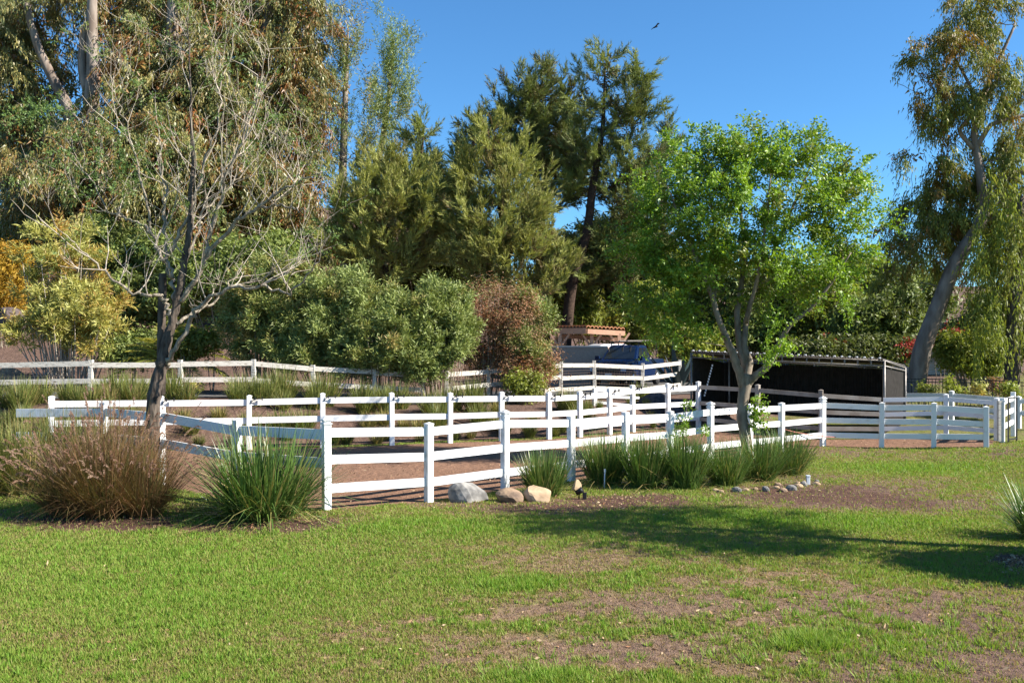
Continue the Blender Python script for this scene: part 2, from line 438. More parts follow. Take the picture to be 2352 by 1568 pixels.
def attr(nm):
    x = n.new('ShaderNodeAttribute'); x.attribute_name = nm; return x.outputs['Fac']
big, mid_, fine = nznode(.9), nznode(9), nznode(70, 3)
dirt = mix(fine, ramp(big, (.10, .06, .048), (.155, .098, .075)), ramp(mid_, (.065, .04, .033), (.18, .12, .095)))
dry = mix(fine, ramp(mid_, (.15, .10, .06), (.30, .20, .135)), ramp(nznode(28), (.13, .09, .045), (.33, .23, .15)))
grs = ramp(fine, (.09, .10, .025), (.15, .18, .035))
aren = mix(fine, ramp(big, (.19, .105, .068), (.25, .142, .092)), ramp(mid_, (.14, .08, .053), (.26, .155, .102)))
def dith(src, nz_, amp):
    a_ = n.new('ShaderNodeMath'); a_.operation = 'MULTIPLY_ADD'; a_.inputs[1].default_value = amp; a_.inputs[2].default_value = -amp * .5
    l.new(nz_, a_.inputs[0])
    b_ = n.new('ShaderNodeMath'); b_.operation = 'ADD'; b_.use_clamp = True; l.new(a_.outputs[0], b_.inputs[0]); l.new(src, b_.inputs[1]); return b_.outputs[0]
nz25 = nznode(24, 4)
c_ = mix(dith(attr('lawn'), nz25, 1.6), dirt, mix(dith(attr('green'), nz25, 1.4), dry, grs))
c_ = mix(dith(attr('mulch'), nz25, .8), c_, mix(fine, ramp(mid_, (.055, .03, .024), (.12, .066, .05)), ramp(nznode(40), (.045, .026, .02), (.15, .085, .062))))
c_ = mix(attr('arena'), c_, aren)
l.new(c_, pb.inputs['Base Color'])
bp = n.new('ShaderNodeBump'); bp.inputs['Strength'].default_value = .7; bp.inputs['Distance'].default_value = .04
mm = n.new('ShaderNodeMath'); mm.operation = 'ADD'; hoof = nznode(4.5, 3); h3 = n.new('ShaderNodeMath'); h3.operation = 'MULTIPLY_ADD'; h3.inputs[1].default_value = 2.2; l.new(hoof, h3.inputs[0]); l.new(mid_, h3.inputs[2]); l.new(h3.outputs[0], mm.inputs[0]); l.new(fine, mm.inputs[1])
l.new(mm.outputs[0], bp.inputs['Height']); l.new(bp.outputs[0], pb.inputs['Normal'])
me.materials.append(gm)
go = link(bpy.data.objects.new('ground', me))
tag(go, 'patchy lawn, brown dirt paddock and sloping soil bank under everything', kind='structure')

# driveway: one sheet lying on the terrace above the bank
dv = MB()
cl = [(-40, 29.3), (-16, 29.4), (-8, 30.2), (-3, 32.0), (1, 35.0), (4.5, 39.0), (8, 43.5), (14, 50), (20, 60)]
px_, py_ = np.array([p[0] for p in cl]), np.array([p[1] for p in cl])
tt = np.linspace(0, len(cl) - 1, 90)
cxs, cys = np.interp(tt, np.arange(len(cl)), px_), np.interp(tt, np.arange(len(cl)), py_)
tang = unit(np.stack([np.gradient(cxs), np.gradient(cys)], -1))
wid = np.interp(cxs, [-16, -3, 1, 6, 20], [1.6, 1.8, 2.6, 4.2, 4.5])
rows = []
for k in np.linspace(-1, 1, 9):
    X_ = cxs - tang[:, 1] * wid * k; Y_ = cys + tang[:, 0] * wid * k
    rows.append(np.stack([X_, Y_, gz(X_, Y_) + .03], -1))
dvv = np.stack(rows, 1).reshape(-1, 3)
dv.add(dvv, [[i * 9 + k, (i + 1) * 9 + k, (i + 1) * 9 + k + 1, i * 9 + k + 1] for i in range(89) for k in range(8)], True)
tag(dv.build('driveway', M['asphalt']), 'grey asphalt driveway on the terrace behind the wooden fence', kind='structure')

# ------------------------------------------------------------------ lawn grass
def lawn_blades(N):
    u = RNG.random(N)
    y0, y1 = 6.6, 27.0
    y = y0 * (y1 / y0) ** u                                  # density falls with distance
    x = (RNG.random(N) * 2 - 1) * (.60 * y + 1.3)
    g, b, a = cover(x, y)
    keep = (~a) & (y < bankfoot(x) - .2) & (RNG.random(N) > b * .93) & (RNG.random(N) < np.clip(.35 + g * .8, 0, 1))
    keep &= ~((x > 12) & (y > 25.2))
    x, y, g, b = x[keep], y[keep], g[keep], b[keep]
    n_ = len(x)
    z = gz(x, y)
    h = (.014 + .030 * RNG.random(n_)) * (.65 + .6 * g) * (1 + np.clip(g - .95, 0, .3) * 2.6)
    wd = .0030 + .00042 * y
    az = RNG.random(n_) * 2 * np.pi
    lean = RNG.random(n_) * .9
    D = np.stack([np.cos(az) * lean, np.sin(az) * lean, np.ones(n_)], -1)
    s_az = RNG.random(n_) * np.pi
    S = np.stack([np.cos(s_az), np.sin(s_az), np.zeros(n_)], -1) * wd[:, None]
    P = np.stack([x, y, z - .004], -1)
    V = np.stack([P - S, P + S, P + D * h[:, None]], 1).reshape(-1, 3)
    t = np.clip(g * .76 + (RNG.random(n_) - .5) * .75 - b * .25, 0, 1)
    return V, t
V, t = lawn_blades(1050000)
tv, ttn = [], []
for (cx_, cy_, rx_, ry_, k_, hh_) in ((1950, 1440, 330, 90, 230, .085), (1560, 1420, 300, 90, 120, .06), (1860, 1480, 75, 16, 60, .12), (1250, 1550, 110, 22, 50, .09), (900, 1500, 500, 60, 90, .05), (400, 1400, 420, 110, 110, .05), (1000, 1200, 250, 14, 60, .06), (1190, 1335, 110, 18, 60, .07)):
    for _ in range(k_):
        py_ = cy_ + RNG.normal() * ry_ * .6; py_ = max(py_, 1120); d_ = CAMH * F / (py_ - CY)
        X_, Y_ = XY(cx_ + RNG.normal() * rx_ * .6, d_); m_ = RNG.integers(14, 46); r_ = RNG.uniform(.03, .11)
        a_ = RNG.random(m_) * 6.283; q_ = RNG.random(m_) ** .5 * r_
        P_ = np.stack([X_ + np.cos(a_) * q_, Y_ + np.sin(a_) * q_, np.full(m_, ground(X_, Y_) - .01)], -1)
        le_ = RNG.uniform(.1, 1.1, m_); D_ = np.stack([np.cos(a_) * le_, np.sin(a_) * le_, np.ones(m_)], -1) * (hh_ * RNG.uniform(.4, 1.1, m_))[:, None]
        sa_ = RNG.random(m_) * 3.14; S_ = np.stack([np.cos(sa_), np.sin(sa_), np.zeros(m_)], -1) * (.004 + .0003 * d_)
        tv.append(np.stack([P_ - S_, P_ + S_, P_ + D_], 1).reshape(-1, 3)); ttn.append(np.clip(RNG.normal(.8, .15, m_), 0, 1))
V = np.concatenate([V] + tv); t = np.concatenate([t] + ttn)
o = raw_mesh('lawn_grass', V, 3, L['lawn'], t)
tag(o, 'short patchy green and straw lawn grass across the foreground', 'grass', kind='stuff')

# ------------------------------------------------------------------ white vinyl fences
def vinyl(name, label, pts, rails, group, ptop=None, hgt=1.38, caps=(), brackets=(), posts=None, rail_h=.073, rail_from=None, mt='vinyl'):
    """pts: (px, depth); ptop: measured picture height of each post top (else ground + hgt)"""
    base = []
    for i, (px, d) in enumerate(pts):
        X, Y = XY(px, d); g = ground(X, Y)
        top = at(px, ptop[i], d)[2] if ptop else g + hgt
        base.append((np.array([X, Y, g]), top))
    root = empty(name, base[0][0], label, 'fence', group)
    for i, (b, top) in enumerate(base):
        if posts is not None and i not in posts: continue
        a = base[max(i - 1, 0)][0]; c = base[min(i + 1, len(base) - 1)][0]
        dr = unit(np.array([c[0] - a[0], c[1] - a[1], 0])); sd = np.array([-dr[1], dr[0], 0])
        if i == 0 and name == 'vinyl_fence' and 'nearest' in label:
            dr, sd = np.array([.83, .55, 0]), np.array([-.55, .83, 0])
        lean = np.array([random.uniform(-.008, .008), random.uniform(-.008, .008), 1.0])
        mb = MB(); hh = (top - b[2] + .15) / 2
        mb.box((b + [0, 0, hh - .15]), (.0635, .0635, hh), dr, sd, lean, bev=.006)
        p = mb.build('fence_post', M[mt], root)
        cp = MB(); tp = b + lean * (top - b[2])
        if i in caps:
            cp.box(tp + [0, 0, .012], (.078, .078, .012), dr, sd, bev=.01)
            cp.box(tp + [0, 0, .045], (.055, .055, .021), dr, sd)
            cp.box(tp + [0, 0, .078], (.085, .085, .012), dr, sd, bev=.01)
            cp.box(tp + [0, 0, .115], (.08, .08, .025), dr, sd, taper=.05)
        else:
            cp.box(tp + [0, 0, .007], (.069, .069, .007), dr, sd, bev=.006)
            cp.box(tp + [0, 0, .026], (.066, .066, .012), dr, sd, taper=.15)
        cp.build('post_cap', M[mt], p)
        if i in brackets:
            br = MB(); s0 = tp - sd * .075 - np.array([0, 0, .17]) + dr * .02
            br.beam(s0, s0 + dr * .12 + np.array([0, 0, .12]) - sd * .02, .010, .010)
            br.beam(s0 + dr * .10 + np.array([0, 0, .10]) - sd * .02, s0 + dr * .30 + np.array([0, 0, .11]) - sd * .03, .010, .010)
            br.box(s0 + dr * .12 + np.array([0, 0, .105]) - sd * .03, (.012, .02, .045), dr, sd)
            br.box(s0 + dr * .30 + np.array([0, 0, .11]) - sd * .03, (.012, .02, .05), dr, sd)
            br.build('wire_bracket', M['black'], p)
    for i in range(len(base) - 1):
        (a, ta), (b, tb) = base[i], base[i + 1]
        d = unit(b - a)
        for k, fr in enumerate(rails):
            if rail_from and i < rail_from[k]: continue
            pa = a + np.array([0, 0, (ta - a[2]) * fr]); pb_ = b + np.array([0, 0, (tb - b[2]) * fr])
            jig = random.uniform(-.008, .008)
            mb = MB(); mb.beam(pa + d * .03 + [0, 0, jig], pb_ - d * .03 + [0, 0, -jig], .019, rail_h)
            mb.build('fence_rail', M[mt], root)
    return root

FT = [974, 974, 957, 957, 948, 946, 935, 930, 927, 921, 926, 927, 935]
vinyl('vinyl_fence', 'white three-rail vinyl fence nearest the lawn, curving right from a capped corner post', FRONT, (.905, .585, .255), 'white vinyl paddock fences', FT, caps=(0, 2, 6, 9))
BT = [912, 912, 910, 905, 904, 904, 902, 903, 900, 893, 886, 882, 878]
vinyl('vinyl_fence', 'white vinyl fence along the paddock foot of the dirt bank, black hooks on its posts', BACK, (.885, .545, .23), 'white vinyl paddock fences', BT, brackets=range(1, 12), rail_from=(0, 0, 8), rail_h=.078)
vinyl('vinyl_fence', 'drab tan vinyl fence passing in front of the dark shelter', [BACK[-1]] + BACKR[:3], (.90, .56, .22), 'white vinyl paddock fences', [878, 885, 897, 908], posts=(1, 2), mt='drab', rail_h=.062)
vinyl('vinyl_fence', 'white vinyl fence running right from the shelter corner post to the gate', BACKR[2:], (.90, .56, .22), 'white vinyl paddock fences', [908, 907, 916], posts=(1, 2), rail_h=.062)
vinyl('vinyl_fence', 'shaded white vinyl fence running back from the capped corner behind the strappy clump', SIDE, (.88, .55), 'white vinyl paddock fences', [974, 966, 936, 926, 929], posts=(1, 2, 3), rail_h=.085)
vinyl('vinyl_fence', 'far white vinyl fence at the iron railing below the leaning eucalyptus', [(2076, 31.5), (2186, 30.5), (2340, 28.9), (2440, 28.0)], (.88, .5), 'white vinyl paddock fences', [900, 899, 912, 918])
vinyl('vinyl_fence', 'short white rail section glimpsed behind the back paddock fence by the rock pile', [(1366, 30.2), (1470, 30.8)], (.92, .55, .2), 'white vinyl paddock fences', [893, 889], posts=(0,), rail_h=.04)

# gate at the far right of the paddock
ga, gb = np.array([*XY(2302, 24.9), 0.]), np.array([*XY(2327, 26.6), 0.])
for g_ in (ga, gb): g_[2] = ground(g_[0], g_[1])
gt = empty('paddock_gate', ga, 'narrow white paddock gate with black metal edge at the fence end', 'gate')
gd = unit((gb - ga) * [1, 1, 0])
for e, hh in ((ga, 1.22), (gb, 1.28)):
    MB().box(e + [0, 0, hh / 2], (.06, .06, hh / 2), gd, (-gd[1], gd[0], 0), bev=.006).build('gate_post', M['vinyl'], gt)
for h_ in (1.1, .76, .42):
    MB().beam(ga + [0, 0, h_] + gd * .05, gb + [0, 0, h_] - gd * .05, .02, .07).build('gate_rail', M['vinyl'], gt)
fr = MB(); q0 = ga + np.array([.10, -.12, 0])
q1 = q0 + np.array([.42, .35, 0])
for h_ in (1.22, .1): fr.beam(q0 + [0, 0, h_], q1 + [0, 0, h_], .015, .015)
for e in (q0, q1): fr.beam(e + [0, 0, .0], e + [0, 0, 1.23], .015, .015, (1, 0, 0))
fr.build('metal_frame', M['black'], gt)
MB().beam(ga + [-.1, -.05, .05], ga + [-.1, -.05, 1.15], .05, .05, (1, 0, 0)).build('latch_post', M['oldwhite'], gt)

# faded rope across the front fence
rp = MB(); a_, b_ = at(1795, 984, 24.0), at(1990, 1000, 25.8)
ts = np.linspace(0, 1, 9)[:, None]
rp.tube(a_ + (b_ - a_) * ts - np.array([0, 0, .12]) * (4 * ts * (1 - ts)), .012, 5)
tag(rp.build('lead_rope', M['rope']), 'faded red rope strung behind the white rails below the shelter', 'rope')

# ------------------------------------------------------------------ old wooden rail fence on the terrace
def wood_fence(label, pts, hgt, nr, mesh_spans=()):
    base = []
    for (px, top, d) in pts:
        T = at(px, top, d); g = ground(T[0], T[1])
        base.append((np.array([T[0], T[1], min(g, T[2] - .95)]), T[2]))
    root = empty('wooden_fence', base[0][0], label, 'fence', 'weathered wooden rail fences')
    for b, top in base:
        hh = (top - b[2]) / 2 + .1
        ln = np.array([random.uniform(-.03, .03), random.uniform(-.02, .02), 1])
        MB().box(b + [0, 0, hh - .2], (.065, .065, hh), Z=ln, bev=.012).build('fence_post', M['oldwhite'], root)
    for (a, ta), (b, tb), k in zip(base[:-1], base[1:], range(99)):
        d = unit(b - a)
        for fr_ in nr:
            pa, pb_ = a * 1.0, b * 1.0
            pa[2] = ta - fr_ + random.uniform(-.03, .03); pb_[2] = tb - fr_ + random.uniform(-.03, .03)
            MB().beam(pa + [0, -.05, 0], pb_ + [0, -.05, 0], .02, .075).build('fence_rail', M['oldwhite'], root)
        if k in mesh_spans:
            wm = MB(); Ln = np.linalg.norm(b - a)
            for j in range(8):
                wm.beam(a * [1, 1, 0] + [0, .04, ta - .15 - j * .1], b * [1, 1, 0] + [0, .04, tb - .15 - j * .1], .0035, .0035)
            for j in range(int(Ln / .12)):
                c = a + (b - a) * (j * .12 / Ln)
                tz = ta + (tb - ta) * (j * .12 / Ln)
                wm.beam([c[0], c[1] + .045, tz - .9], [c[0], c[1] + .045, tz - .12], .003, .003, (1, 0, 0))
            tag(wm.build('wire_mesh', M['wire'], root), kind='stuff')
    return root
wood_fence('weathered white wooden fence with wire mesh along the driveway on the left', [(-160, 833, 26.6), (208, 826, 27.0), (415, 826, 27.6), (583, 825, 28.2), (720, 838, 28.8), (860, 845, 29.5), (972, 853, 30.2)], 1.2, (.14, .62), (0, 1, 2, 4, 5))
wood_fence('peeling wooden fence with sagging rails in front of the blue pickup', [(1025, 851, 30.6), (1122, 844, 32.0), (1288, 830, 33.6), (1365, 828, 34.4), (1475, 834, 35.6), (1562, 826, 37.6)], 1.2, (.16, .60, 1.02), (0, 2, 3))

# ------------------------------------------------------------------ dark livestock shelter
sa, sb = np.array([6.08, 31.0, 0]), np.array([11.2, 27.5, 0])
sd_ = unit(sb - sa); sn = np.array([-sd_[1], sd_[0], 0]); SW = 3.0
for e in (sa, sb): e[2] = ground(e[0], e[1])
ra, rb = sa + sn * SW, sb + sn * SW
for e in (ra, rb): e[2] = ground(e[0], e[1]) 
zfa, zfb, zra, zrb = 2.42, 2.22, 2.12, 1.94
sh = empty('livestock_shelter', sa, 'dark open-fronted corrugated metal livestock shelter with pipe frame', 'shelter')
P3 = lambda e, z: np.array([e[0], e[1], z])
for e, z in ((sa, zfa), (sb, zfb), (ra, zra), (rb, zrb)):
    MB().tube([P3(e, e[2] - .1), P3(e, z)], .034, 8).build('frame_post', M['galv'], sh)
mida = sa + (sb - sa) * .16 + sn * .9; mida[2] = ground(mida[0], mida[1])
MB().tube([P3(mida, mida[2]), P3(mida, 2.3)], .028, 8).build('frame_post', M['galv'], sh)
def corrug(name, a, b, za0, za1, zb0, zb1, m, n=90, amp=.012):
    nrm = unit(np.cross(b - a, [0, 0, 1.0])); mb = MB(); vs = []
    for i in range(n * 2 + 1):
        f_ = i / (n * 2); p = a + (b - a) * f_ + nrm * (amp if i % 2 else -amp)
        vs += [[p[0], p[1], za0 + (zb0 - za0) * f_], [p[0], p[1], za1 + (zb1 - za1) * f_]]
    mb.add(vs, [[2 * i, 2 * i + 2, 2 * i + 3, 2 * i + 1] for i in range(n * 2)])
    return mb.build(name, m, sh)
ov = .02
corrug('back_wall', ra - sn * .05, rb - sn * .05, ra[2] + .02, zra - .08, rb[2] + .02, zrb - .08, M['sheet'], 70)
corrug('side_wall', sb + sn * .05 - sd_ * .045, rb - sn * .08 - sd_ * .045, sb[2] + .05, zfb - .12, rb[2] + .05, zrb - .10, M['sheet'], 28)
corrug('side_wall', sa + sn * .05 + sd_ * .045, ra - sn * .08 + sd_ * .045, sa[2] + .05, zfa - .12, ra[2] + .05, zra - .10, M['sheet'], 28)
rf = MB(); N_ = 76; vs = []
for i in range(N_ * 2 + 1):
    f_ = i / (N_ * 2); e0 = sa + (sb - sa) * f_ - sn * .12; e1 = ra + (rb - ra) * f_ + sn * .12
    o_ = .014 if i % 2 else -.014
    vs += [P3(e0, zfa + (zfb - zfa) * f_ + .06 + o_), P3(e1, zra + (zrb - zra) * f_ + .06 + o_)]
rf.add(vs, [[2 * i, 2 * i + 2, 2 * i + 3, 2 * i + 1] for i in range(N_ * 2)])
rf.build('roof', M['galv'], sh)
for dz in (.0, -.16):
    MB().tube([P3(sa, zfa + dz), P3(sb, zfb + dz)], .026, 6).build('roof_rail', M['galv'], sh)
    MB().tube([P3(sb, zfb + dz), P3(rb, zrb + dz * .6)], .024, 6).build('roof_rail', M['galv'], sh)
MB().tube([P3(sa + sn * 1.0 + sd_, zfa - .25), P3(sb + sn * 1.0, zfb - .27)], .02, 6).build('roof_rail', M['galv'], sh)
br = MB()
for i in range(1, 16):
    e = sa + (sb - sa) * (i / 16); z = zfa + (zfb - zfa) * i / 16
    br.beam(P3(e, z - .16), P3(e, z), .018, .018, (1, 0, 0))
br.build('truss_webbing', M['galv'], sh)
bo = MB()
for i in range(28):
    e = sa + (sb - sa) * ((i + .5) / 28) - sn * .10; z = zfa + (zfb - zfa) * (i + .5) / 28 + .085
    bo.box(P3(e, z), (.03, .03, .018), bev=.01)
bo.build('roof_bolts', M['vinyl'], sh)
ch = MB(); c0, c1 = P3(sa + sd_ * .75, 2.0), P3(sa + sd_ * .45, .9)
for i in range(12):
    p = c0 + (c1 - c0) * (i / 12); ch.box(p, (.022, .012, .032))
ch.build('hanging_chain', M['vinyl'], sh)

# dark rock pile and shade cloth left of the shelter
def rock(name, label, cat, c, r, m, group=None, seed=0, flat=.75, yaw=0.0, sub=3, rough=.10, cuts=7, cmin=.42, cmax=.8):
    rg = np.random.default_rng(seed)
    import bmesh
    bm = bmesh.new(); bmesh.ops.create_icosphere(bm, subdivisions=sub, radius=1.0)
    v = np.array([q.co[:] for q in bm.verts]); fs = [[q.index for q in f.verts] for f in bm.faces]; bm.free()
    for k in range(cuts):                                        # chop flat facets
        nrm = unit(rg.normal(size=3)); dd = rg.uniform(cmin, cmax)
        s = v @ nrm; over = np.maximum(s - dd, 0); v = v - over[:, None] * nrm * .92
    ns = fbm(v[:, 0] * 2 + seed, v[:, 1] * 2 + v[:, 2] * 1.7 + seed, 3) - .5
    v = v * (1 + rough * ns[:, None])
    v = v * np.asarray(r) 
    ca, sa_ = math.cos(yaw), math.sin(yaw)
    v = np.stack([v[:, 0] * ca - v[:, 1] * sa_, v[:, 0] * sa_ + v[:, 1] * ca, v[:, 2]], -1)
    mb = MB(); mb.add(v, fs, False)
    o = mb.build(name, m, None)
    o.location = c
    return tag(o, label, cat, group)

def onground(px, py, d=None):
    """ground point seen at picture position px, py"""
    d = d or CAMH * F / (py - CY)
    for _ in range(12):
        X, Y = XY(px, d); g = ground(X, Y); d = (CAMH - g) * F / (py - CY)
    X, Y = XY(px, d)
    return np.array([X, Y, ground(X, Y)]), d

c, d = onground(1077, 1150); rock('boulder', 'large pale grey angular boulder beside the white fence', 'boulder', c + [0, .1, .06], (.42, .34, .36), M['rock_grey'], 'boulders by the fence', 3, yaw=.3, cuts=11)
c, d = onground(1168, 1153); rock('boulder', 'low brown boulder between the grey boulder and the blocky tan one', 'boulder', c + [0, .1, .04], (.27, .24, .2), M['rock_brown'], 'boulders by the fence', 8, yaw=.2)
c, d = onground(1240, 1151); rock('boulder', 'blocky tan boulder in front of the small strappy clump', 'boulder', c + [0, .1, .05], (.30, .24, .26), M['rock_tan'], 'boulders by the fence', 14, yaw=-.3, cuts=12)
c, d = onground(1324, 1128); rock('boulder', 'small upright tan stone behind the black spotlight', 'boulder', c + [0, .1, .02], (.12, .12, .2), M['rock_tan'], 'boulders by the fence', 21, cuts=12)
c, d = onground(520, 1180 - 40); 
for k, (px, py, rx, m_, lab) in enumerate([(1555, 935, .55, 'rock_dark', 'dark purple rock low in the pile at the bank foot'), (1590, 915, .45, 'rock_dark', 'dark rock high in the pile beside the shelter'), (1500, 930, .5, 'rock_dark', 'leftmost dark rock of the pile behind the back fence')]):
    c = at(px, py, 31.0 + k * .3); c[2] = ground(c[0], c[1]); rock('boulder', lab, 'boulder', c + [0, 0, .1], (rx, .4, .38), M[m_], 'dark rocks at the bank foot', 40 + k)
c = at(20, 735, 38.0); rock('boulder', 'large shaded rock on the hillside at the far left', 'boulder', c, (.85, .7, .55), M['rock_dark'], 'hillside rocks', 51)
c = at(18, 800, 34.0); c[2] = ground(c[0], c[1]); rock('boulder', 'low brown rock under the hillside rock at the far left', 'boulder', c + [0, 0, .15], (.8, .5, .4), M['rock_brown'], 'hillside rocks', 52)
c = at(70, 822, 33.0); c[2] = ground(c[0], c[1]); rock('boulder', 'flat brown rock behind the wooden fence at the far left', 'boulder', c + [0, 0, .1], (.6, .4, .3), M['rock_brown'], 'hillside rocks', 53)

stones = [(1642, 1127, .07), (1664, 1128, .08), (1690, 1130, .13), (1713, 1129, .08), (1733, 1124, .07), (1755, 1126, .12), (1777, 1122, .07), (1795, 1126, .10), (1815, 1124, .13), (1835, 1121, .10), (1790, 1113, .08), (1855, 1117, .12), (1868, 1112, .10), (1848, 1109, .08), (1880, 1108, .07), (1830, 1112, .07)]
SORD = ['first', 'second', 'third', 'fourth', 'fifth', 'sixth', 'seventh', 'eighth', 'ninth', 'tenth', 'eleventh', 'twelfth', 'thirteenth', 'fourteenth', 'fifteenth', 'sixteenth']
for k, (px, py, r_) in enumerate(stones):
    c, d = onground(px, py)
    m_, lb = (('rock_tan', 'tan'), ('rock_brown', 'brown'), ('rock_grey', 'grey'))[(k * 7) % 3]
    rock('river_stone', f"{('smaller', 'larger')[r_ > .09]} {lb} river stone, {SORD[int(np.argsort(np.argsort([q[0] for q in stones]))[k])]} from the left in the row edging the bed", 'stone', c + [RNG.normal() * .04, RNG.normal() * .1, r_ * .12], (r_, r_ * RNG.uniform(.6, .95), r_ * RNG.uniform(.45, .75)), M[m_], 'river stones edging the bed', 60 + k, yaw=k, sub=2, cuts=3, rough=.15, cmin=.65, cmax=.9)

# garden light, spotlight, irrigation riser
c, d = onground(1047, 1152)
gl = empty('garden_light', c, 'small brass tiered path light in front of the grey boulder', 'garden light')
MB().tube([c, c + [0, 0, .09]], .009, 6).build('stake', M['brass'], gl)
MB().tube([c + [0, 0, .07], c + [0, 0, .155]], .032, 10).build('lamp', M['frost'], gl)
sh_ = MB()
for z, r_ in ((.155, .05), (.085, .045)):
    sh_.tube([c + [0, 0, z], c + [0, 0, z + .012], c + [0, 0, z + .04]], [r_ * 1.2, r_, .02], 12)
sh_.build('lamp_shade', M['brass'], gl)
c, d = onground(1330, 1146)
sl = empty('spotlight', c, 'small black garden spotlight on a stake at the bed edge', 'spotlight')
MB().tube([c, c + [0, 0, .12]], .012, 6).build('stake', M['black'], sl)
MB().tube([c + [-.05, 0, .11], c + [.01, -.02, .15], c + [.055, -.03, .18]], [.045, .05, .06], 10).build('lamp_head', M['black'], sl)
MB().box(c + [.10, 0, .06], (.035, .03, .06), bev=.008).build('junction_box', M['black'], sl)
c, d = onground(1996, 1142)
c, d = onground(1388, 1140 - 20)
iv = MB(); iv.tube([c, c + [.01, 0, .32]], .012, 6); iv.box(c + [.01, 0, .33], (.018, .018, .03))
tag(iv.build('irrigation_riser', M['plasticblue']), 'thin pale irrigation riser standing among the strappy clumps', 'pipe')
c, d = onground(2424 * .7656, 1112)
iv = MB(); iv.box(c + [0, 0, .07], (.035, .03, .09), bev=.008); iv.box(c + [0, 0, .17], (.04, .035, .015), bev=.008)
tag(iv.build('irrigation_valve', M['plasticblue']), 'squat pale blue irrigation fitting at the end of the stone row', 'pipe')

# ------------------------------------------------------------------ carport, wall, pickup, car
cpo = at(1345, 830, 47.0); cpz = ground(cpo[0], cpo[1])
def K(x, y, d=47.0): return at(x, y, d)
cp_ = empty('carport', (K(1338, 830)[0], 47, cpz), 'tan carport with terracotta tile roof on timber posts', 'carport')
kx0, kx1, kxm = K(1276, 0)[0], K(1422, 0)[0], K(1342, 0)[0]
zt, ze = K(0, 747)[2], K(0, 768)[2]
# roof: hip-like slab with a left slope edge showing scallops and a long front eave
rfm = MB()
A = np.array([kx0, 46.4, zt - .12]); B = np.array([kxm, 45.6, zt - .12]); Cc = np.array([kx1 + .2, 46.2, ze + .25])
for (p0, p1, n_) in ((A, B, 9), (B, Cc, 10)):
    dr = unit(p1 - p0); Ln = np.linalg.norm(p1 - p0); bk = np.array([-.1, 3.4, .06])
    for i in range(n_):
        a0 = p0 + dr * Ln * (i + .5) / n_
        t0 = Ln / n_ * .5
        arc = [a0 + dr * t0 * math.cos(t) + np.array([0, 0, 1]) * t0 * 1.1 * math.sin(t) for t in np.linspace(math.pi, 0, 6)]
        arc += [a0 + dr * t0 * .8 * math.cos(t) + np.array([0, 0, 1]) * (t0 * .9 * math.sin(t) - .03) for t in np.linspace(0, math.pi, 6)]
        tl = MB().prism(arc, (0, 0, 0), bk).build('roof_tile', M['tile'], cp_)
fa = MB(); fa.beam(A + [0, .05, -.18], B + [0, .05, -.18], .04, .15); fa.build('fascia', M['timber'], cp_)
fa = MB(); fa.beam(B + [0.05, .05, -.2], Cc + [0, .05, -.2], .04, .12); fa.build('fascia', M['timber'], cp_)
MB().beam(A + [0, .6, -.42], Cc + [0, .6, -.52], .07, .10).build('beam', M['timber'], cp_)
MB().add([A + [0, 0, -.05], B + [0, 0, -.05], Cc + [0, 0, -.05], Cc + [0, 3.4, .0], A + [0, 3.4, .0]], [[0, 1, 2, 3, 4]]).build('roof_deck', M['timber'], cp_)
for px in (1284, 1356, 1418):
    q0 = np.array([K(px, 0)[0], 46.2, cpz - .2]); tz = zt - .42
    MB().box([q0[0], q0[1], (q0[2] + tz) / 2], (.085, .085, (tz - q0[2]) / 2)).build('post', M['timber'], cp_)
    for s in (-1, 1):
        MB().beam([q0[0] + s * .08, q0[1], tz - .62], [q0[0] + s * .52, q0[1], tz + .02], .05, .05, (0, 1, 0)).build('brace', M['timber'], cp_)
MB().box([kx0 + .3, 49.4, (cpz + zt) / 2 - .4], (.4, .1, (zt - cpz) / 2 - .2)).build('back_wall', M['stucco'], cp_)
gw = MB(); a_, b_ = at(1262, 822, 43.5), at(1398, 830, 42.5)
zg = ground(a_[0], a_[1]) - .3; zt_ = at(0, 797, 43.0)[2]
gw.box(((a_[0] + b_[0]) / 2, 43.0, (zg + zt_) / 2), (np.linalg.norm((b_ - a_)[:2]) / 2, .1, (zt_ - zg) / 2), unit((b_ - a_) * [1, 1, 0]), unit(np.array([-(b_ - a_)[1], (b_ - a_)[0], 0])))
gwo = gw.build('garden_wall', M['stucco'])
tag(gwo, 'low tan stucco wall between the carport and the driveway', 'wall')
MB().beam(a_ * [1, 1, 0] + [0, 0, zt_ + .03], b_ * [1, 1, 0] + [0, 0, zt_ + .03], .14, .03).build('coping', M['housewall'], gwo)

def vehicle_frame(root_loc, yaw):
    f_ = np.array([math.cos(yaw), math.sin(yaw), 0]); s_ = np.array([-f_[1], f_[0], 0])
    return lambda x, y, z: np.array(root_loc) + f_ * x + s_ * y + np.array([0, 0, z]), f_, s_
def loft(mb, rings, cap=True, smooth=False):
    n_ = len(rings[0]); vs = [p for r_ in rings for p in r_]
    fs = [[i * n_ + k, i * n_ + (k + 1) % n_, (i + 1) * n_ + (k + 1) % n_, (i + 1) * n_ + k] for i in range(len(rings) - 1) for k in range(n_)]
    if cap: fs += [list(range(n_))[::-1], [(len(rings) - 1) * n_ + k for k in range(n_)]]
    return mb.add(vs, fs, smooth)

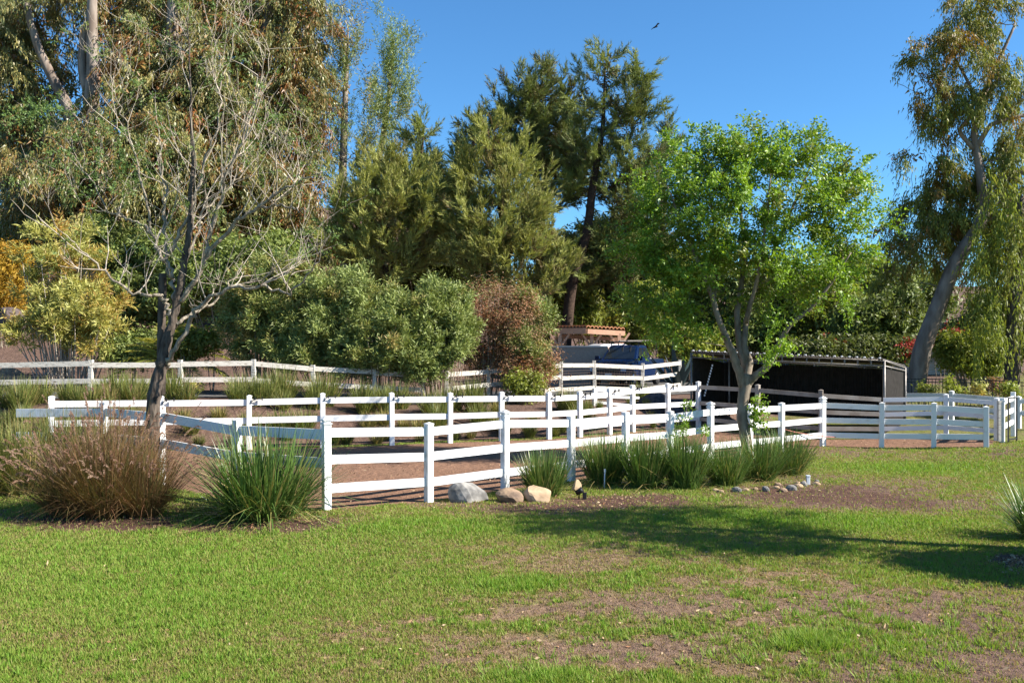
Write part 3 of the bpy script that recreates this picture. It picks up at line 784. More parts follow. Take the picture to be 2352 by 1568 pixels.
tl = np.array([*XY(1437, 42.5), 0]); tl[2] = ground(tl[0], tl[1]) + .04
TP, tf, ts_ = vehicle_frame(tl, R(-90 - 27))       # nose towards the camera, turned to the left of the picture
pk = empty('pickup_truck', tl, 'dark blue pickup truck with roof rack parked behind the wooden fence', 'pickup truck')
def sect(x, hw, z0, z1, tw=.9):
    return [TP(x, -hw, z0), TP(x, hw, z0), TP(x, hw * 1.0, z0 + (z1 - z0) * .6), TP(x, hw * .97, z1 - .05), TP(x, hw * tw, z1), TP(x, -hw * tw, z1), TP(x, -hw * .97, z1 - .05), TP(x, -hw, z0 + (z1 - z0) * .6)]
body = MB()
loft(body, [sect(-3.2, .93, .55, 1.28), sect(-1.0, .98, .45, 1.3), sect(.9, .98, .42, 1.27), sect(1.2, .98, .42, 1.24), sect(2.2, .96, .45, 1.18), sect(2.45, .92, .5, 1.08)])
body.build('body', M['carpaint'], pk)
cab = MB()
def cs(x, hw, z): return [TP(x, -hw, z), TP(x, hw, z)]
b0, b1 = 1.25, 1.93
low = [TP(1.05, -.88, b0), TP(1.05, .88, b0), TP(-1.1, .9, b0), TP(-1.1, -.9, b0)]
top_ = [TP(.25, -.70, b1), TP(.25, .70, b1), TP(-.95, .72, b1), TP(-.95, -.72, b1)]
rt = [TP(.10, -.62, b1 + .05), TP(.10, .62, b1 + .05), TP(-.85, .64, b1 + .05), TP(-.85, -.64, b1 + .05)]
loft(cab, [low, top_, rt]); cab.build('cab', M['carpaint'], pk)
def pane(name, c4, off, m):
    c4 = [np.asarray(p) for p in c4]; nrm = unit(np.cross(c4[1] - c4[0], c4[3] - c4[0]))
    return MB().prism([p - nrm * .01 for p in c4], (0, 0, 0), nrm * (off + .01)).build(name, m, pk)
def lerp4(q, u0, u1, v0, v1):
    q = [np.asarray(p) for p in q]
    f_ = lambda u, v: (q[0] * (1 - u) + q[1] * u) * (1 - v) + (q[3] * (1 - u) + q[2] * u) * v
    return [f_(u0, v0), f_(u1, v0), f_(u1, v1), f_(u0, v1)]
front = [low[0], low[1], top_[1], top_[0]]; left = [low[1], low[2], top_[2], top_[1]]; right = [low[3], low[0], top_[0], top_[3]]
pane('windshield', lerp4(front, .06, .94, .1, .93), .012, M['glass'])
for sid in (left, right):
    pane('side_window', lerp4(sid, .16, .50, .15, .88), .012, M['glass'])
    pane('side_window', lerp4(sid, .56, .92, .15, .88), .012, M['glass'])
MB().box(TP(2.47, 0, .88), (.03, .58, .12), tf, ts_).build('grille', M['black'], pk)
MB().box(TP(2.50, 0, .88), (.02, .60, .022), tf, ts_).build('grille_bar', M['chrome'], pk)
MB().box(TP(2.49, 0, 1.02), (.02, .62, .018), tf, ts_).build('grille_bar', M['chrome'], pk)
for s in (-1, 1):
    MB().box(TP(2.40, s * .77, .9), (.06, .14, .14), tf, ts_, bev=.02).build('headlight', M['lens'], pk)
    mr = MB(); mr.box(TP(.95, s * 1.1, 1.36), (.06, .12, .1), tf, ts_, bev=.02); mr.box(TP(.97, s * .97, 1.3), (.03, .08, .03), tf, ts_); mr.build('mirror', M['carpaint'], pk)
    for x_ in (1.62, -2.0):
        wh = MB(); wh.tube([TP(x_, s * .78, .40), TP(x_, s * .80, .40), TP(x_, s * .98, .40), TP(x_, s * 1.0, .40)], [.36, .4, .4, .36], 20); wo_ = wh.build('wheel', M['rubber'], pk)
        MB().tube([TP(x_, s * .98, .40), TP(x_, s * 1.015, .40)], .24, 14).build('rim', M['chrome'], wo_)
bmpr = MB(); bmpr.box(TP(2.52, 0, .58), (.08, .95, .12), tf, ts_, bev=.03); bmpr.build('bumper', M['carpaint'], pk)
MB().box(TP(2.61, .1, .60), (.008, .16, .08), tf, ts_).build('number_plate', M['plate'], pk)
rk = MB()
for x_ in (.1, -.9, -2.6):
    for s in (-1, 1): rk.beam(TP(x_, s * .7, 1.3 if x_ < -2 else 1.9), TP(x_, s * .7, 2.12), .02, .02, (1, 0, 0))
    rk.beam(TP(x_, -.75, 2.12), TP(x_, .75, 2.12), .02, .02)
for s in (-1, 1): rk.beam(TP(.3, s * .7, 2.14), TP(-3.0, s * .7, 2.14), .02, .02)
rk.build('roof_rack', M['black'], pk)
pk.scale = (.95, .95, .95)
ld = tag(MB().beam(TP(.5, .25, 2.19), TP(-3.3, .3, 2.2), .03, .03).beam(TP(.5, -.15, 2.19), TP(-3.3, -.1, 2.2), .03, .03).build('ladder', M['galv']), 'pale ladder lying on the roof rack of the blue pickup', 'ladder'); ld.location = tuple(np.array(tl) * .05)
ld.scale = (.95, .95, .95)
for k in range(10):
    pass
# silver car behind the wall
cl_ = np.array([*XY(1375, 45.0), 0]); cl_[2] = ground(cl_[0], cl_[1]) + .02
TP, tf, ts_ = vehicle_frame(cl_, R(200))
cr_ = empty('parked_car', cl_, 'silver car parked behind the tan wall, only its roof and windows showing', 'car')
bd = MB(); loft(bd, [sect(-2.2, .8, .4, 1.0), sect(-1.2, .88, .35, 1.05), sect(1.0, .88, .35, 1.02), sect(2.2, .8, .4, .85)]); bd.build('body', M['silver'], cr_)
low = [TP(1.0, -.8, 1.02), TP(1.0, .8, 1.02), TP(-1.7, .8, 1.04), TP(-1.7, -.8, 1.04)]
top_ = [TP(.2, -.62, 1.5), TP(.2, .62, 1.5), TP(-1.1, .62, 1.5), TP(-1.1, -.62, 1.5)]
rt = [TP(0, -.5, 1.55), TP(0, .5, 1.55), TP(-.95, .5, 1.55), TP(-.95, -.5, 1.55)]
cb = MB(); loft(cb, [low, top_, rt]); cb.build('cab', M['silver'], cr_); pk2 = pk; pk = cr_
pane('windshield', lerp4([low[0], low[1], top_[1], top_[0]], .08, .92, .1, .9), .012, M['glass'])
for sid in ([low[1], low[2], top_[2], top_[1]], [low[3], low[0], top_[0], top_[3]]): pane('side_window', lerp4(sid, .15, .85, .15, .88), .012, M['glass'])
for s in (-1, 1):
    for x_ in (1.4, -1.4): MB().tube([TP(x_, s * .7, .33), TP(x_, s * .9, .33)], .33, 14).build('wheel', M['rubber'], cr_)
cr_.scale = (1.15, 1.15, 1.28)

# ------------------------------------------------------------------ house at the right, iron fence
hx, hd = at(2120, 720, 62.0)[0], 62.0
hg = ground(hx, hd)
hs = empty('house', (hx, hd, hg), 'cream house with weathered tile roof behind the leaning eucalyptus trunk', 'house')
x0, x1 = at(2095, 0, hd)[0], at(2235, 0, hd)[0]
zw = at(0, 718, hd)[2]; zr = at(0, 680, hd)[2]
zl = at(0, 758, hd)[2]
MB().box(((x0 + at(2165, 0, hd)[0]) / 2, hd + 2, (hg + zw) / 2), ((at(2165, 0, hd)[0] - x0) / 2, 2.5, (zw - hg) / 2)).build('wall', M['housewall'], hs)
MB().box(((at(2160, 0, hd)[0] + x1) / 2, hd + 1.5, (hg + zl) / 2), ((x1 - at(2160, 0, hd)[0]) / 2, 2.6, (zl - hg) / 2)).build('wall', M['housewall'], hs)
def tileroof(a, b, up, n_, name='roof'):
    a, b, up = map(np.asarray, (a, b, up)); dr = unit(b - a); Ln = np.linalg.norm(b - a); mb = MB(); nn = unit(np.cross(dr, up)); vs = []
    for i in range(n_ * 4 + 1):
        t_ = i / (n_ * 4); o_ = nn * (.09 * abs(math.sin(math.pi * i / 4)))
        vs += [a + dr * Ln * t_ + o_, a + dr * Ln * t_ + up + o_]
    mb.add(vs, [[2 * i, 2 * i + 2, 2 * i + 3, 2 * i + 1] for i in range(n_ * 4)], True)
    return mb.build(name, M['tile_old'], hs)
tileroof((x0 - .6, hd - 1, zw - .05), (at(2170, 0, hd)[0], hd - 1, zw - .05), (0, 2.4, zr - zw), 14)
tileroof((at(2158, 0, hd)[0], hd - 1.4, zl - .05), (x1 + .5, hd - 1.4, zl - .05), (0, 1.6, .55), 14)
wn = MB().box((at(2208, 0, hd)[0], hd - 1.12, hg + 1.5), (.55, .04, .5)).build('window', M['vinyl'], hs)
MB().box((at(2208, 0, hd)[0], hd - 1.17, hg + 1.5), (.47, .02, .42)).build('pane', M['glass'], wn)

ir = empty('iron_fence', (*XY(2082, 33.5), 0), 'black iron picket fence between the garden and the white rails', 'fence')
ipts = [(2078, 868, 33.6), (2262, 870, 32.8), (2400, 880, 32.0), (2520, 888, 31.4)]
pkts = MB()
for (p, q) in zip(ipts[:-1], ipts[1:]):
    a_, b_ = at(*p), at(*q); ga_, gb_ = ground(a_[0], a_[1]), ground(b_[0], b_[1])
    for dz in (.03, .14): MB().beam(a_ - [0, 0, dz], b_ - [0, 0, dz], .012, .014).build('top_rail', M['black'], ir)
    MB().beam([a_[0], a_[1], ga_ + .1], [b_[0], b_[1], gb_ + .1], .012, .014).build('bottom_rail', M['black'], ir)
    n_ = int(np.linalg.norm(b_ - a_) / .115)
    for i in range(n_):
        c = a_ + (b_ - a_) * (i / n_); g_ = ground(c[0], c[1])
        pkts.box((c[0], c[1], (c[2] + g_) / 2), (.009, .009, (c[2] - g_) / 2))
for p in ipts:
    a_ = at(*p); g_ = ground(a_[0], a_[1])
    MB().box((a_[0], a_[1], (a_[2] + g_) / 2 + .03), (.035, .035, (a_[2] - g_) / 2 + .06)).build('fence_post', M['black'], ir)
tag(pkts.build('pickets', M['black'], ir), kind='stuff')
# far wire fence with pale posts behind the garden
wf = empty('wire_fence', at(2000, 850, 43), 'thin wire fence on pale posts in the garden behind the shelter', 'fence')
wp = [at(x, 832 + (x - 1900) * .012, 40.5) for x in (1870, 1985, 2120, 2215, 2300, 2400)]
for p in wp:
    g_ = ground(p[0], p[1]); MB().tube([P3(p, g_), p], .03, 6).build('fence_post', M['galv'], wf)
wm = MB()
for k in range(9):
    for a_, b_ in zip(wp[:-1], wp[1:]): wm.beam(a_ - [0, 0, .02 + k * .13], b_ - [0, 0, .02 + k * .13], .006, .006)
tag(wm.build('wire_mesh', M['galv'], wf), kind='stuff')

# bird
bc = at(1506, 62, 78.0)
bd_ = empty('flying_bird', bc, 'small black bird gliding in the blue sky above the pines', 'bird')
bm_ = MB(); bm_.tube([bc + [-.3, .1, -.13], bc + [-.15, .05, -.06], bc + [0, 0, 0], bc + [.13, 0, .05], bc + [.2, 0, .06]], [.02, .055, .075, .05, .015], 8)
bm_.build('body', M['feather'], bd_)
MB().add([bc + [-.2, .05, -.08], bc + [-.38, .06, -.2], bc + [-.33, .12, -.22]], [[0, 1, 2]]).build('tail', M['feather'], bd_)
MB().add([bc + [.05, .05, .03], bc + [-.10, .05, .0], bc + [.05, .5, .14], bc + [.22, .62, .10]], [[0, 1, 2, 3]]).build('wing', M['feather'], bd_)
MB().add([bc + [.05, -.05, .03], bc + [-.08, -.05, .0], bc + [.10, -.5, .16], bc + [.25, -.62, .08]], [[0, 1, 2, 3]]).build('wing', M['feather'], bd_)

# ------------------------------------------------------------------ vegetation builders
def rdir(n, rg):
    return unit(rg.normal(size=(n, 3)))
TRI = False
def leaf_quads(P, D, Ln, W, rg, flat=0.0):
    r_ = rdir(len(P), rg); r_[:, 2] *= (1 - flat)
    S = unit(np.cross(D, r_)) * (W * .5)[:, None]
    if TRI: return np.stack([P - S, P + S, P + D * Ln[:, None]], 1).reshape(-1, 3)
    mid = P + D * (Ln * .45)[:, None]
    return np.stack([P, mid + S, P + D * Ln[:, None], mid - S], 1).reshape(-1, 3)

def strands(P, D, Ln, droop, nl, leaf, rg, fwd=.6, spread=.8, jit=.03, tint=None, tvar=.25, flat=0.0, down=0.0, t0=.05):
    """leaves set along curved shoots; leaf=(length, width)"""
    S = len(P)
    t = np.tile(np.linspace(t0, 1, nl), (S, 1)) + rg.uniform(-.5, .5, (S, nl)) / nl
    t = np.clip(t, 0, 1.02)
    g = np.array([0, 0, -1.0])
    pos = P[:, None] + D[:, None] * (Ln[:, None] * t)[..., None] + g * (droop[:, None] * t * t)[..., None]
    tan = unit(D[:, None] * Ln[:, None, None] + g * (2 * droop[:, None] * t)[..., None])
    rnd = rdir(S * nl, rg).reshape(S, nl, 3)
    side = unit(rnd - (rnd * tan).sum(-1, keepdims=True) * tan)
    d = unit(tan * fwd + side * spread + g * down)
    pos = (pos + rg.normal(size=pos.shape) * jit).reshape(-1, 3); d = d.reshape(-1, 3)
    n_ = len(pos)
    V = leaf_quads(pos, d, leaf[0] * rg.uniform(.65, 1.25, n_), leaf[1] * rg.uniform(.7, 1.25, n_), rg, flat)
    tn = np.repeat(tint if tint is not None else np.full(S, .5), nl) + rg.normal(size=n_) * tvar * .6
    return V, np.clip(tn, 0, 1)

STY = {  # dir=(outward, up, random), length range, droop, leaves per shoot, leaf size; axis = length of the spray the shoots sit on
 'euc':    dict(dir=(.45, -.55, .5), L=(.4, 1.0), droop=.3, nl=9, leaf=(.27, .070), fwd=.55, spread=.5, down=.7, jit=.05, axis=1.5, adroop=.15, fan=.55, thin=.4),
 'weep':   dict(dir=(.25, -.9, .3), L=(.5, 1.2), droop=.3, nl=10, leaf=(.22, .060), fwd=.5, spread=.45, down=.8, jit=.04, axis=2.2, adroop=.1, fan=.35, thin=.35),
 'pine':   dict(dir=(.75, .85, .35), L=(.3, .6), droop=-.05, nl=17, leaf=(.25, .036), fwd=.95, spread=.42, down=0, jit=.01, axis=1.15, adroop=-.05, fan=.75, thin=.22),
 'pineh':  dict(dir=(.9, .50, .35), L=(.3, .65), droop=-.05, nl=16, leaf=(.26, .040), fwd=.9, spread=.45, down=0, jit=.02, axis=1.3, adroop=-.12, fan=.7, thin=.25),
 'airy':   dict(dir=(.30, .9, .3), L=(.5, 1.1), droop=-.05, nl=10, leaf=(.24, .058), fwd=.6, spread=.6, down=.1, jit=.05, axis=1.6, adroop=0, fan=.5, thin=.35),
 'fresh':  dict(dir=(.9, .35, .45), L=(.18, .50), droop=.2, nl=10, leaf=(.085, .044), fwd=.5, spread=.85, down=.2, jit=.010, axis=.85, adroop=.35, fan=.8, thin=.22),
 'olean':  dict(dir=(.6, .75, .4), L=(.25, .5), droop=.05, nl=10, leaf=(.17, .036), fwd=.65, spread=.75, down=.0, jit=.015, axis=.45, adroop=0, fan=.65, thin=.4),
 'bush':   dict(dir=(.6, .4, .7), L=(.25, .6), droop=.05, nl=10, leaf=(.13, .06), fwd=.3, spread=1.0, down=.1, jit=.06),
 'twiggy': dict(dir=(.5, .7, .5), L=(.4, .9), droop=.05, nl=9, leaf=(.09, .035), fwd=.3, spread=1.0, down=.2, jit=.04),
}
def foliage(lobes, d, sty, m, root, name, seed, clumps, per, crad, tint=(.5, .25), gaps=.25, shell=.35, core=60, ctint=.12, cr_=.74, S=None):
    """lobes: (px, py, depth offset, rx, ry [, share]) measured in the photograph at depth d -> leaf mesh + clump centres"""
    global TRI
    s = dict(STY[sty]); s.update(S or {})
    TRI = sty not in ('fresh', 'olean')
    rg = np.random.default_rng(seed)
    tot = sum((lb[3] * lb[4]) ** .5 * (lb[5] if len(lb) > 5 else 1) * max(lb[3], lb[4]) for lb in lobes)
    Vs, Ts, CCs = [], [], []
    for lb in lobes:
        px, py, dd, rx, ry = lb[:5]
        k = d + dd
        c = at(px, py, k); rX, rZ = rx * k / F, ry * k / F; rY = (rX + min(rX, rZ)) / 2
        nc = max(3, int(clumps * (rx * ry) ** .5 * (lb[5] if len(lb) > 5 else 1) * max(rx, ry) / tot))
        u = rdir(nc, rg) * (shell + (1 - shell) * rg.random(nc)[:, None] ** .5)
        cc = c + u * np.array([rX, rY, rZ]) * rg.uniform(.85, 1.12, (nc, 1))
        CCs.append(cc)
        keep = rg.random(nc) > gaps * .4
        cc, u = cc[keep], u[keep]; nc = len(cc)
        cr = crad * rg.uniform(.55, 1.35, nc)
        ct = np.clip(tint[0] + rg.normal(size=nc) * tint[1], 0, 1)
        n_ = rg.poisson(per * (cr / crad) ** 1.3) + 2
        idx = np.repeat(np.arange(nc), n_)
        o, up, rn = s['dir']
        ax = s.get('axis', 0)
        cd = unit(u * np.array([1, 1, .6]) * o + np.array([0, 0, up]) + rdir(nc, rg) * rn)
        off = rdir(len(idx), rg) * (rg.random(len(idx)) ** .5 * cr[idx])[:, None] * np.array([1, 1, s.get('fl', .75)]) * (s.get('thin', .28) if ax else 1)
        P = cc[idx] + off
        if ax:
            sa = (rg.random(len(idx)) ** .8 * 1.15 - .35) * ax * rg.uniform(.6, 1.3, nc)[idx]
            P = P + cd[idx] * sa[:, None] + np.array([0, 0, -1.0]) * (s.get('adroop', 0) * np.maximum(sa, 0) ** 2)[:, None]
        out = unit(u[idx] * np.array([1, 1, .6]) + off / np.maximum(cr[idx], .01)[:, None] * .6)
        D = unit(out * o + np.array([0, 0, up]) + rdir(len(idx), rg) * rn) if not ax else unit(cd[idx] + rdir(len(idx), rg) * s.get('fan', .6))
        Ln = rg.uniform(*s['L'], len(idx))
        V, t = strands(P, D, Ln, s['droop'] * Ln, s['nl'], s['leaf'], rg, s['fwd'], s['spread'], s['jit'], ct[idx], .3, 0, s['down'])
        Vs.append(V); Ts.append(t)
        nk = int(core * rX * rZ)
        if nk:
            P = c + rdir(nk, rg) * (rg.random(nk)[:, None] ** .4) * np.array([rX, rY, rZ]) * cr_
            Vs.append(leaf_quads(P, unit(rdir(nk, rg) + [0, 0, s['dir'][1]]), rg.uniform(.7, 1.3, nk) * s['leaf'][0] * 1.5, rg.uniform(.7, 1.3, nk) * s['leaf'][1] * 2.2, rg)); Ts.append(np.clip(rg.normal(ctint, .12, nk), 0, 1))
    V, t = np.concatenate(Vs), np.concatenate(Ts)
    o = raw_mesh(name, V, 3 if TRI else 4, m, t, root)
    TRI = False
    return o, np.concatenate(CCs)

def limbs(mb, trunk, targets, rg, r0=.09, frac=1.0, lift=.35, sides=4, rmin=.012, seg=6):
    """a few curved boughs from the trunk, then thinner branches from the boughs to the clump centres"""
    trunk = np.asarray(trunk); targets = np.asarray(targets)
    nodes = trunk[len(trunk) // 4:]; rad = np.full(len(nodes), r0)
    nh = max(3, len(targets) // 10)
    order = rg.permutation(len(targets))
    ts = np.linspace(0, 1, seg)[:, None]
    for q, ci in enumerate(order):
        if q >= nh and rg.random() > frac: continue
        c = targets[ci]
        dv_ = nodes - c; hor = np.hypot(dv_[:, 0], dv_[:, 1])
        k = int(np.argmin(np.linalg.norm(dv_, axis=1) + 1.6 * np.maximum(dv_[:, 2] + lift * hor, 0)))
        a = nodes[k]; ln = np.linalg.norm(c - a)
        if ln < .05: continue
        m1 = a + (c - a) * .4 + np.array([0, 0, .14 * ln]) * rg.uniform(-.5, 1.0) + rg.normal(size=3) * .09 * ln
        pts = a * (1 - ts) ** 2 + 2 * m1 * ts * (1 - ts) + c * ts ** 2
        pts[1:-1] += rg.normal(size=(seg - 2, 3)) * .018 * ln
        ra = min(r0 * (1.0 if q < nh else .45), rad[k] * .8) * rg.uniform(.7, 1.05)
        rr = np.linspace(ra, max(rmin, ra * .25), seg)
        mb.tube(pts, rr, sides, False)
        nodes = np.concatenate([nodes, pts[1:]]); rad = np.concatenate([rad, rr[1:]])

def fine_path(pts, k=6, wob=.0, rg=None):
    pts = np.asarray(pts, float); n_ = len(pts)
    t = np.linspace(0, n_ - 1, (n_ - 1) * k + 1)
    out = np.stack([np.interp(t, np.arange(n_), pts[:, j]) for j in range(3)], -1)
    for _ in range(2): out[1:-1] = (out[:-2] + 2 * out[1:-1] + out[2:]) / 4
    if wob and rg is not None: out[1:-1] += rg.normal(size=out[1:-1].shape) * wob
    return out

def tree(name, label, cat, d, trunkpx, r, lobes, sty, lm, bark, seed, clumps, per, crad, group=None, base_ground=True, limb_r=.07, limb_frac=.8, extra=None, **kw):
    rg = np.random.default_rng(seed + 500)
    tp = [at(p[0], p[1], d + (p[2] if len(p) > 2 else 0)) for p in trunkpx]
    if base_ground: tp[0][2] = ground(tp[0][0], tp[0][1]) - .15
    root = empty(name, (tp[0][0], tp[0][1], tp[0][2] + .15), label, cat, group)
    path = fine_path(tp)
    rad = np.interp(np.linspace(0, 1, len(path)), np.linspace(0, 1, len(r)), r)
    mb = MB(); mb.tube(path, rad, 9)
    cr, cc = foliage(lobes, d, sty, lm, root, 'crown', seed, clumps, per, crad, **kw)
    mb.build('trunk', bark, root)
    if limb_frac > 0:
        bb = MB(); limbs(bb, path, cc, rg, limb_r, limb_frac)
        if extra: extra(bb)
        if bb.n: tag(bb.build('branches', bark, root), kind='stuff')
    return root

def shrub(name, label, d, lobes, sty, lm, seed, clumps, per, crad, group=None, cat='shrub', bark='bark_grey', stems=14, stem_r=.02, **kw):
    rg = np.random.default_rng(seed + 900)
    cx = np.mean([lb[0] for lb in lobes]); k = d + np.mean([lb[2] for lb in lobes])
    X, Y = XY(cx, k); g = ground(X, Y)
    root = empty(name, (X, Y, g), label, cat, group)
    cr, cc = foliage(lobes, d, sty, lm, root, 'foliage', seed, clumps, per, crad, **kw)
    if stems:
        mb = MB()
        for i in rg.choice(len(cc), min(stems, len(cc)), replace=False):
            c = cc[i]; bx = X + (c[0] - X) * rg.uniform(.3, .75); by = Y + (c[1] - Y) * .5
            b = np.array([bx, by, ground(bx, by) - .05]); mid = (b + c) / 2 + rg.normal(size=3) * .1
            ts = np.linspace(0, 1, 6)[:, None]
            mb.tube(b * (1 - ts) ** 2 + 2 * mid * ts * (1 - ts) + c * ts ** 2, np.linspace(stem_r, stem_r * .4, 6), 4, False)
        tag(mb.build('stems', M[bark], root), kind='stuff')
    return root

# ------------------------------------------------------------------ tall trees behind
# eucalyptus wall at the left
tree('eucalyptus_tree', 'tall eucalyptus at the far left with a slender pale trunk against bits of sky', 'tree', 50,
     [(215, 560), (165, 260), (118, 175), (88, 110), (66, 40), (50, -60)], (.40, .30, .24, .20, .16), 
     [(60, -20, 1.5, 120, 80, 1), (10, 160, 1, 70, 150, 1.2), (130, 90, 3, 80, 70, .4), (60, 330, 1, 120, 90, 1.1), (45, 430, -2, 80, 90, 1), (190, 330, 2, 90, 70, .8)],
     'euc', L['euc'], M['bark_euc'], 1, 260, 26, .8, 'eucalyptus grove on the left', tint=(.6, .24), core=45)
tree('eucalyptus_tree', 'tall eucalyptus with the broad forked tan trunk behind the bare tree', 'tree', 48,
     [(235, 560), (208, 240), (216, 160), (210, 70), (214, -60)], (.50, .42, .36, .30, .2),
     [(230, -30, 3, 130, 70, 1), (300, 100, 3, 80, 90, 1), (340, 190, 1, 120, 110, 1.2), (260, 345, -2, 130, 100, 1.2), (340, 360, -2, 120, 130, 1.2), (150, 420, -3, 130, 100, 1.1), (270, 480, -3, 140, 90, 1.1), (150, 190, 4, 40, 60, .2)],
     'euc', L['euc'], M['bark_euc'], 2, 340, 28, .85, 'eucalyptus grove on the left', tint=(.6, .25), extra=lambda bb: bb.tube(fine_path([at(196, 60, 48), at(186, 150, 48), at(205, 235, 48)]), .22, 7))
tree('eucalyptus_tree', 'dark eucalyptus in the middle of the left grove with rust brown dead clumps', 'tree', 50,
     [(420, 620), (402, 300), (395, 120), (398, -80)], (.5, .42, .36, .25),
     [(420, -10, 2, 120, 70, .8), (470, 110, 0, 120, 120, 1.1), (420, 250, 0, 130, 130, 1.2), (520, 240, 0, 120, 130, 1.2), (430, 400, -2, 130, 130, 1.2), (540, 400, -1, 130, 120, 1.2), (420, 540, -3, 130, 90, 1)],
     'euc', L['euc'], M['bark_euc'], 3, 360, 28, .85, 'eucalyptus grove on the left', tint=(.56, .27))
tree('eucalyptus_tree', 'eucalyptus at the right edge of the left grove beside the open sky', 'tree', 52,
     [(600, 640), (610, 380), (590, 150), (640, -60)], (.45, .38, .30, .2),
     [(590, -10, 1, 110, 80, 1), (690, 20, 0, 70, 90, 1), (640, 130, 0, 105, 100, 1.1), (690, 190, 0, 60, 130, 1), (650, 300, 0, 100, 110, 1.1), (600, 420, -1, 120, 120, 1.1), (680, 440, -1, 70, 110, .9), (570, 540, -2, 130, 80, .9), (700, 560, -2, 70, 80, .8)],
     'euc', L['euc'], M['bark_euc'], 4, 360, 28, .85, 'eucalyptus grove on the left', tint=(.5, .27))

# airy upright trees
tree('airy_tree', 'tall airy tree with two feathery spires right of the eucalyptus grove', 'tree', 58,
     [(785, 640), (787, 400), (792, 250), (800, 60)], (.32, .26, .2, .05),
     [(800, 45, 0, 22, 40, .7), (755, 110, 0, 10, 40, .5), (795, 120, 0, 36, 60, 1), (780, 220, 0, 45, 80, 1), (850, 260, 0, 30, 70, .6), (790, 340, 0, 55, 70, .8), (850, 370, 0, 40, 50, .5)],
     'airy', L['poplar'], M['bark_euc'], 5, 95, 13, .8, 'airy spire trees', tint=(.5, .25), gaps=.5, shell=.2, core=6)
tree('airy_tree', 'slimmer airy spire with light green leaves leaning right at the sky edge', 'tree', 60,
     [(850, 640), (862, 420), (890, 250), (905, 90)], (.28, .22, .16, .04),
     [(885, 90, 0, 16, 34, .7), (918, 100, 0, 14, 34, .6), (905, 170, 0, 32, 60, 1), (895, 260, 0, 45, 75, 1), (925, 240, 0, 16, 50, .5), (880, 355, 0, 40, 60, .7)],
     'airy', L['poplar'], M['bark_euc'], 6, 85, 13, .8, 'airy spire trees', tint=(.75, .2), gaps=.4, shell=.2, core=6)

# pines
tree('pine_tree', 'broad yellow-green pine left of centre with a rounded crown', 'tree', 46,
     [(885, 720), (890, 560), (895, 420), (900, 350)], (.34, .28, .18, .06),
     [(900, 400, 0, 60, 60, 1), (840, 450, 0, 75, 70, 1.1), (950, 450, 0, 60, 70, 1), (900, 500, -1, 120, 80, 1.2), (800, 530, -1, 70, 70, 1), (985, 520, 0, 45, 70, 1), (880, 590, -1, 110, 60, 1), (975, 590, 0, 40, 45, .7)],
     'pine', L['pine'], M['bark_pine'], 7, 285, 20, .8, 'pine trees', tint=(.62, .22))
tree('pine_tree', 'bluish narrow pine tip rising behind the left broad pine', 'tree', 55,
     [(945, 700), (955, 480), (975, 290)], (.25, .18, .03),
     [(972, 310, 0, 18, 36, 1), (955, 380, 0, 40, 60, 1), (1015, 450, 0, 30, 60, 1), (930, 450, 0, 50, 60, 1)],
     'pineh', L['pined'], M['bark_pine'], 8, 100, 20, .65, 'pine trees', tint=(.6, .2), gaps=.4)
tree('pine_tree', 'broad yellow-green pine at centre with a thick domed crown and dead lower twigs', 'tree', 45,
     [(1165, 740), (1160, 560), (1150, 430), (1145, 330)], (.34, .28, .18, .06),
     [(1145, 370, 0, 70, 55, 1), (1095, 430, 0, 55, 70, 1), (1195, 440, 0, 60, 75, 1), (1140, 510, -1, 110, 80, 1.2), (1220, 540, 0, 45, 60, .9), (1070, 540, 0, 40, 70, .9), (1160, 600, -1, 120, 60, 1.1), (1270, 610, -1, 45, 40, .8), (1225, 660, -1, 60, 40, .8), (1090, 630, -1, 60, 50, .8)],
     'pine', L['pine'], M['bark_pine'], 9, 300, 20, .8, 'pine trees', tint=(.55, .22))
tree('pine_tree', 'slim dark pine behind the left edge of the central pine', 'tree', 56,
     [(1070, 700), (1075, 450), (1093, 270)], (.25, .18, .03),
     [(1093, 290, 0, 16, 36, 1), (1080, 350, 0, 34, 50, 1), (1060, 420, 0, 30, 60, 1), (1060, 520, 0, 35, 70, 1)],
     'pineh', L['pined'], M['bark_pine'], 10, 100, 20, .65, 'pine trees', tint=(.5, .2), gaps=.3)
tree('pine_tree', 'tall bluish pine with several pointed tops behind the central pine', 'tree', 58,
     [(1250, 760), (1245, 520), (1225, 360), (1215, 170)], (.38, .30, .22, .04),
     [(1192, 200, 0, 13, 37, 0.8), (1205, 235, 0, 29, 33, 0.8), (1232, 190, 0, 9, 33, 0.7), (1262, 175, 0, 10, 37, 0.7), (1250, 220, 0, 29, 44, 1.0), (1290, 220, 0, 11, 44, 0.7), (1285, 260, 0, 23, 55, 0.8), (1150, 260, 0, 11, 22, 0.7), (1215, 270, 0, 69, 66, 1.0), (1150, 310, 0, 40, 60, 0.8), (1270, 330, 0, 69, 77, 1.1), (1220, 370, 0, 80, 66, 1.0), (1300, 400, 0, 51, 77, 1.0), (1265, 450, 0, 46, 55, 0.8)],
     'pineh', L['pined'], M['bark_pine'], 11, 344, 22, .8, 'pine trees', tint=(.5, .22), gaps=.4, core=90)
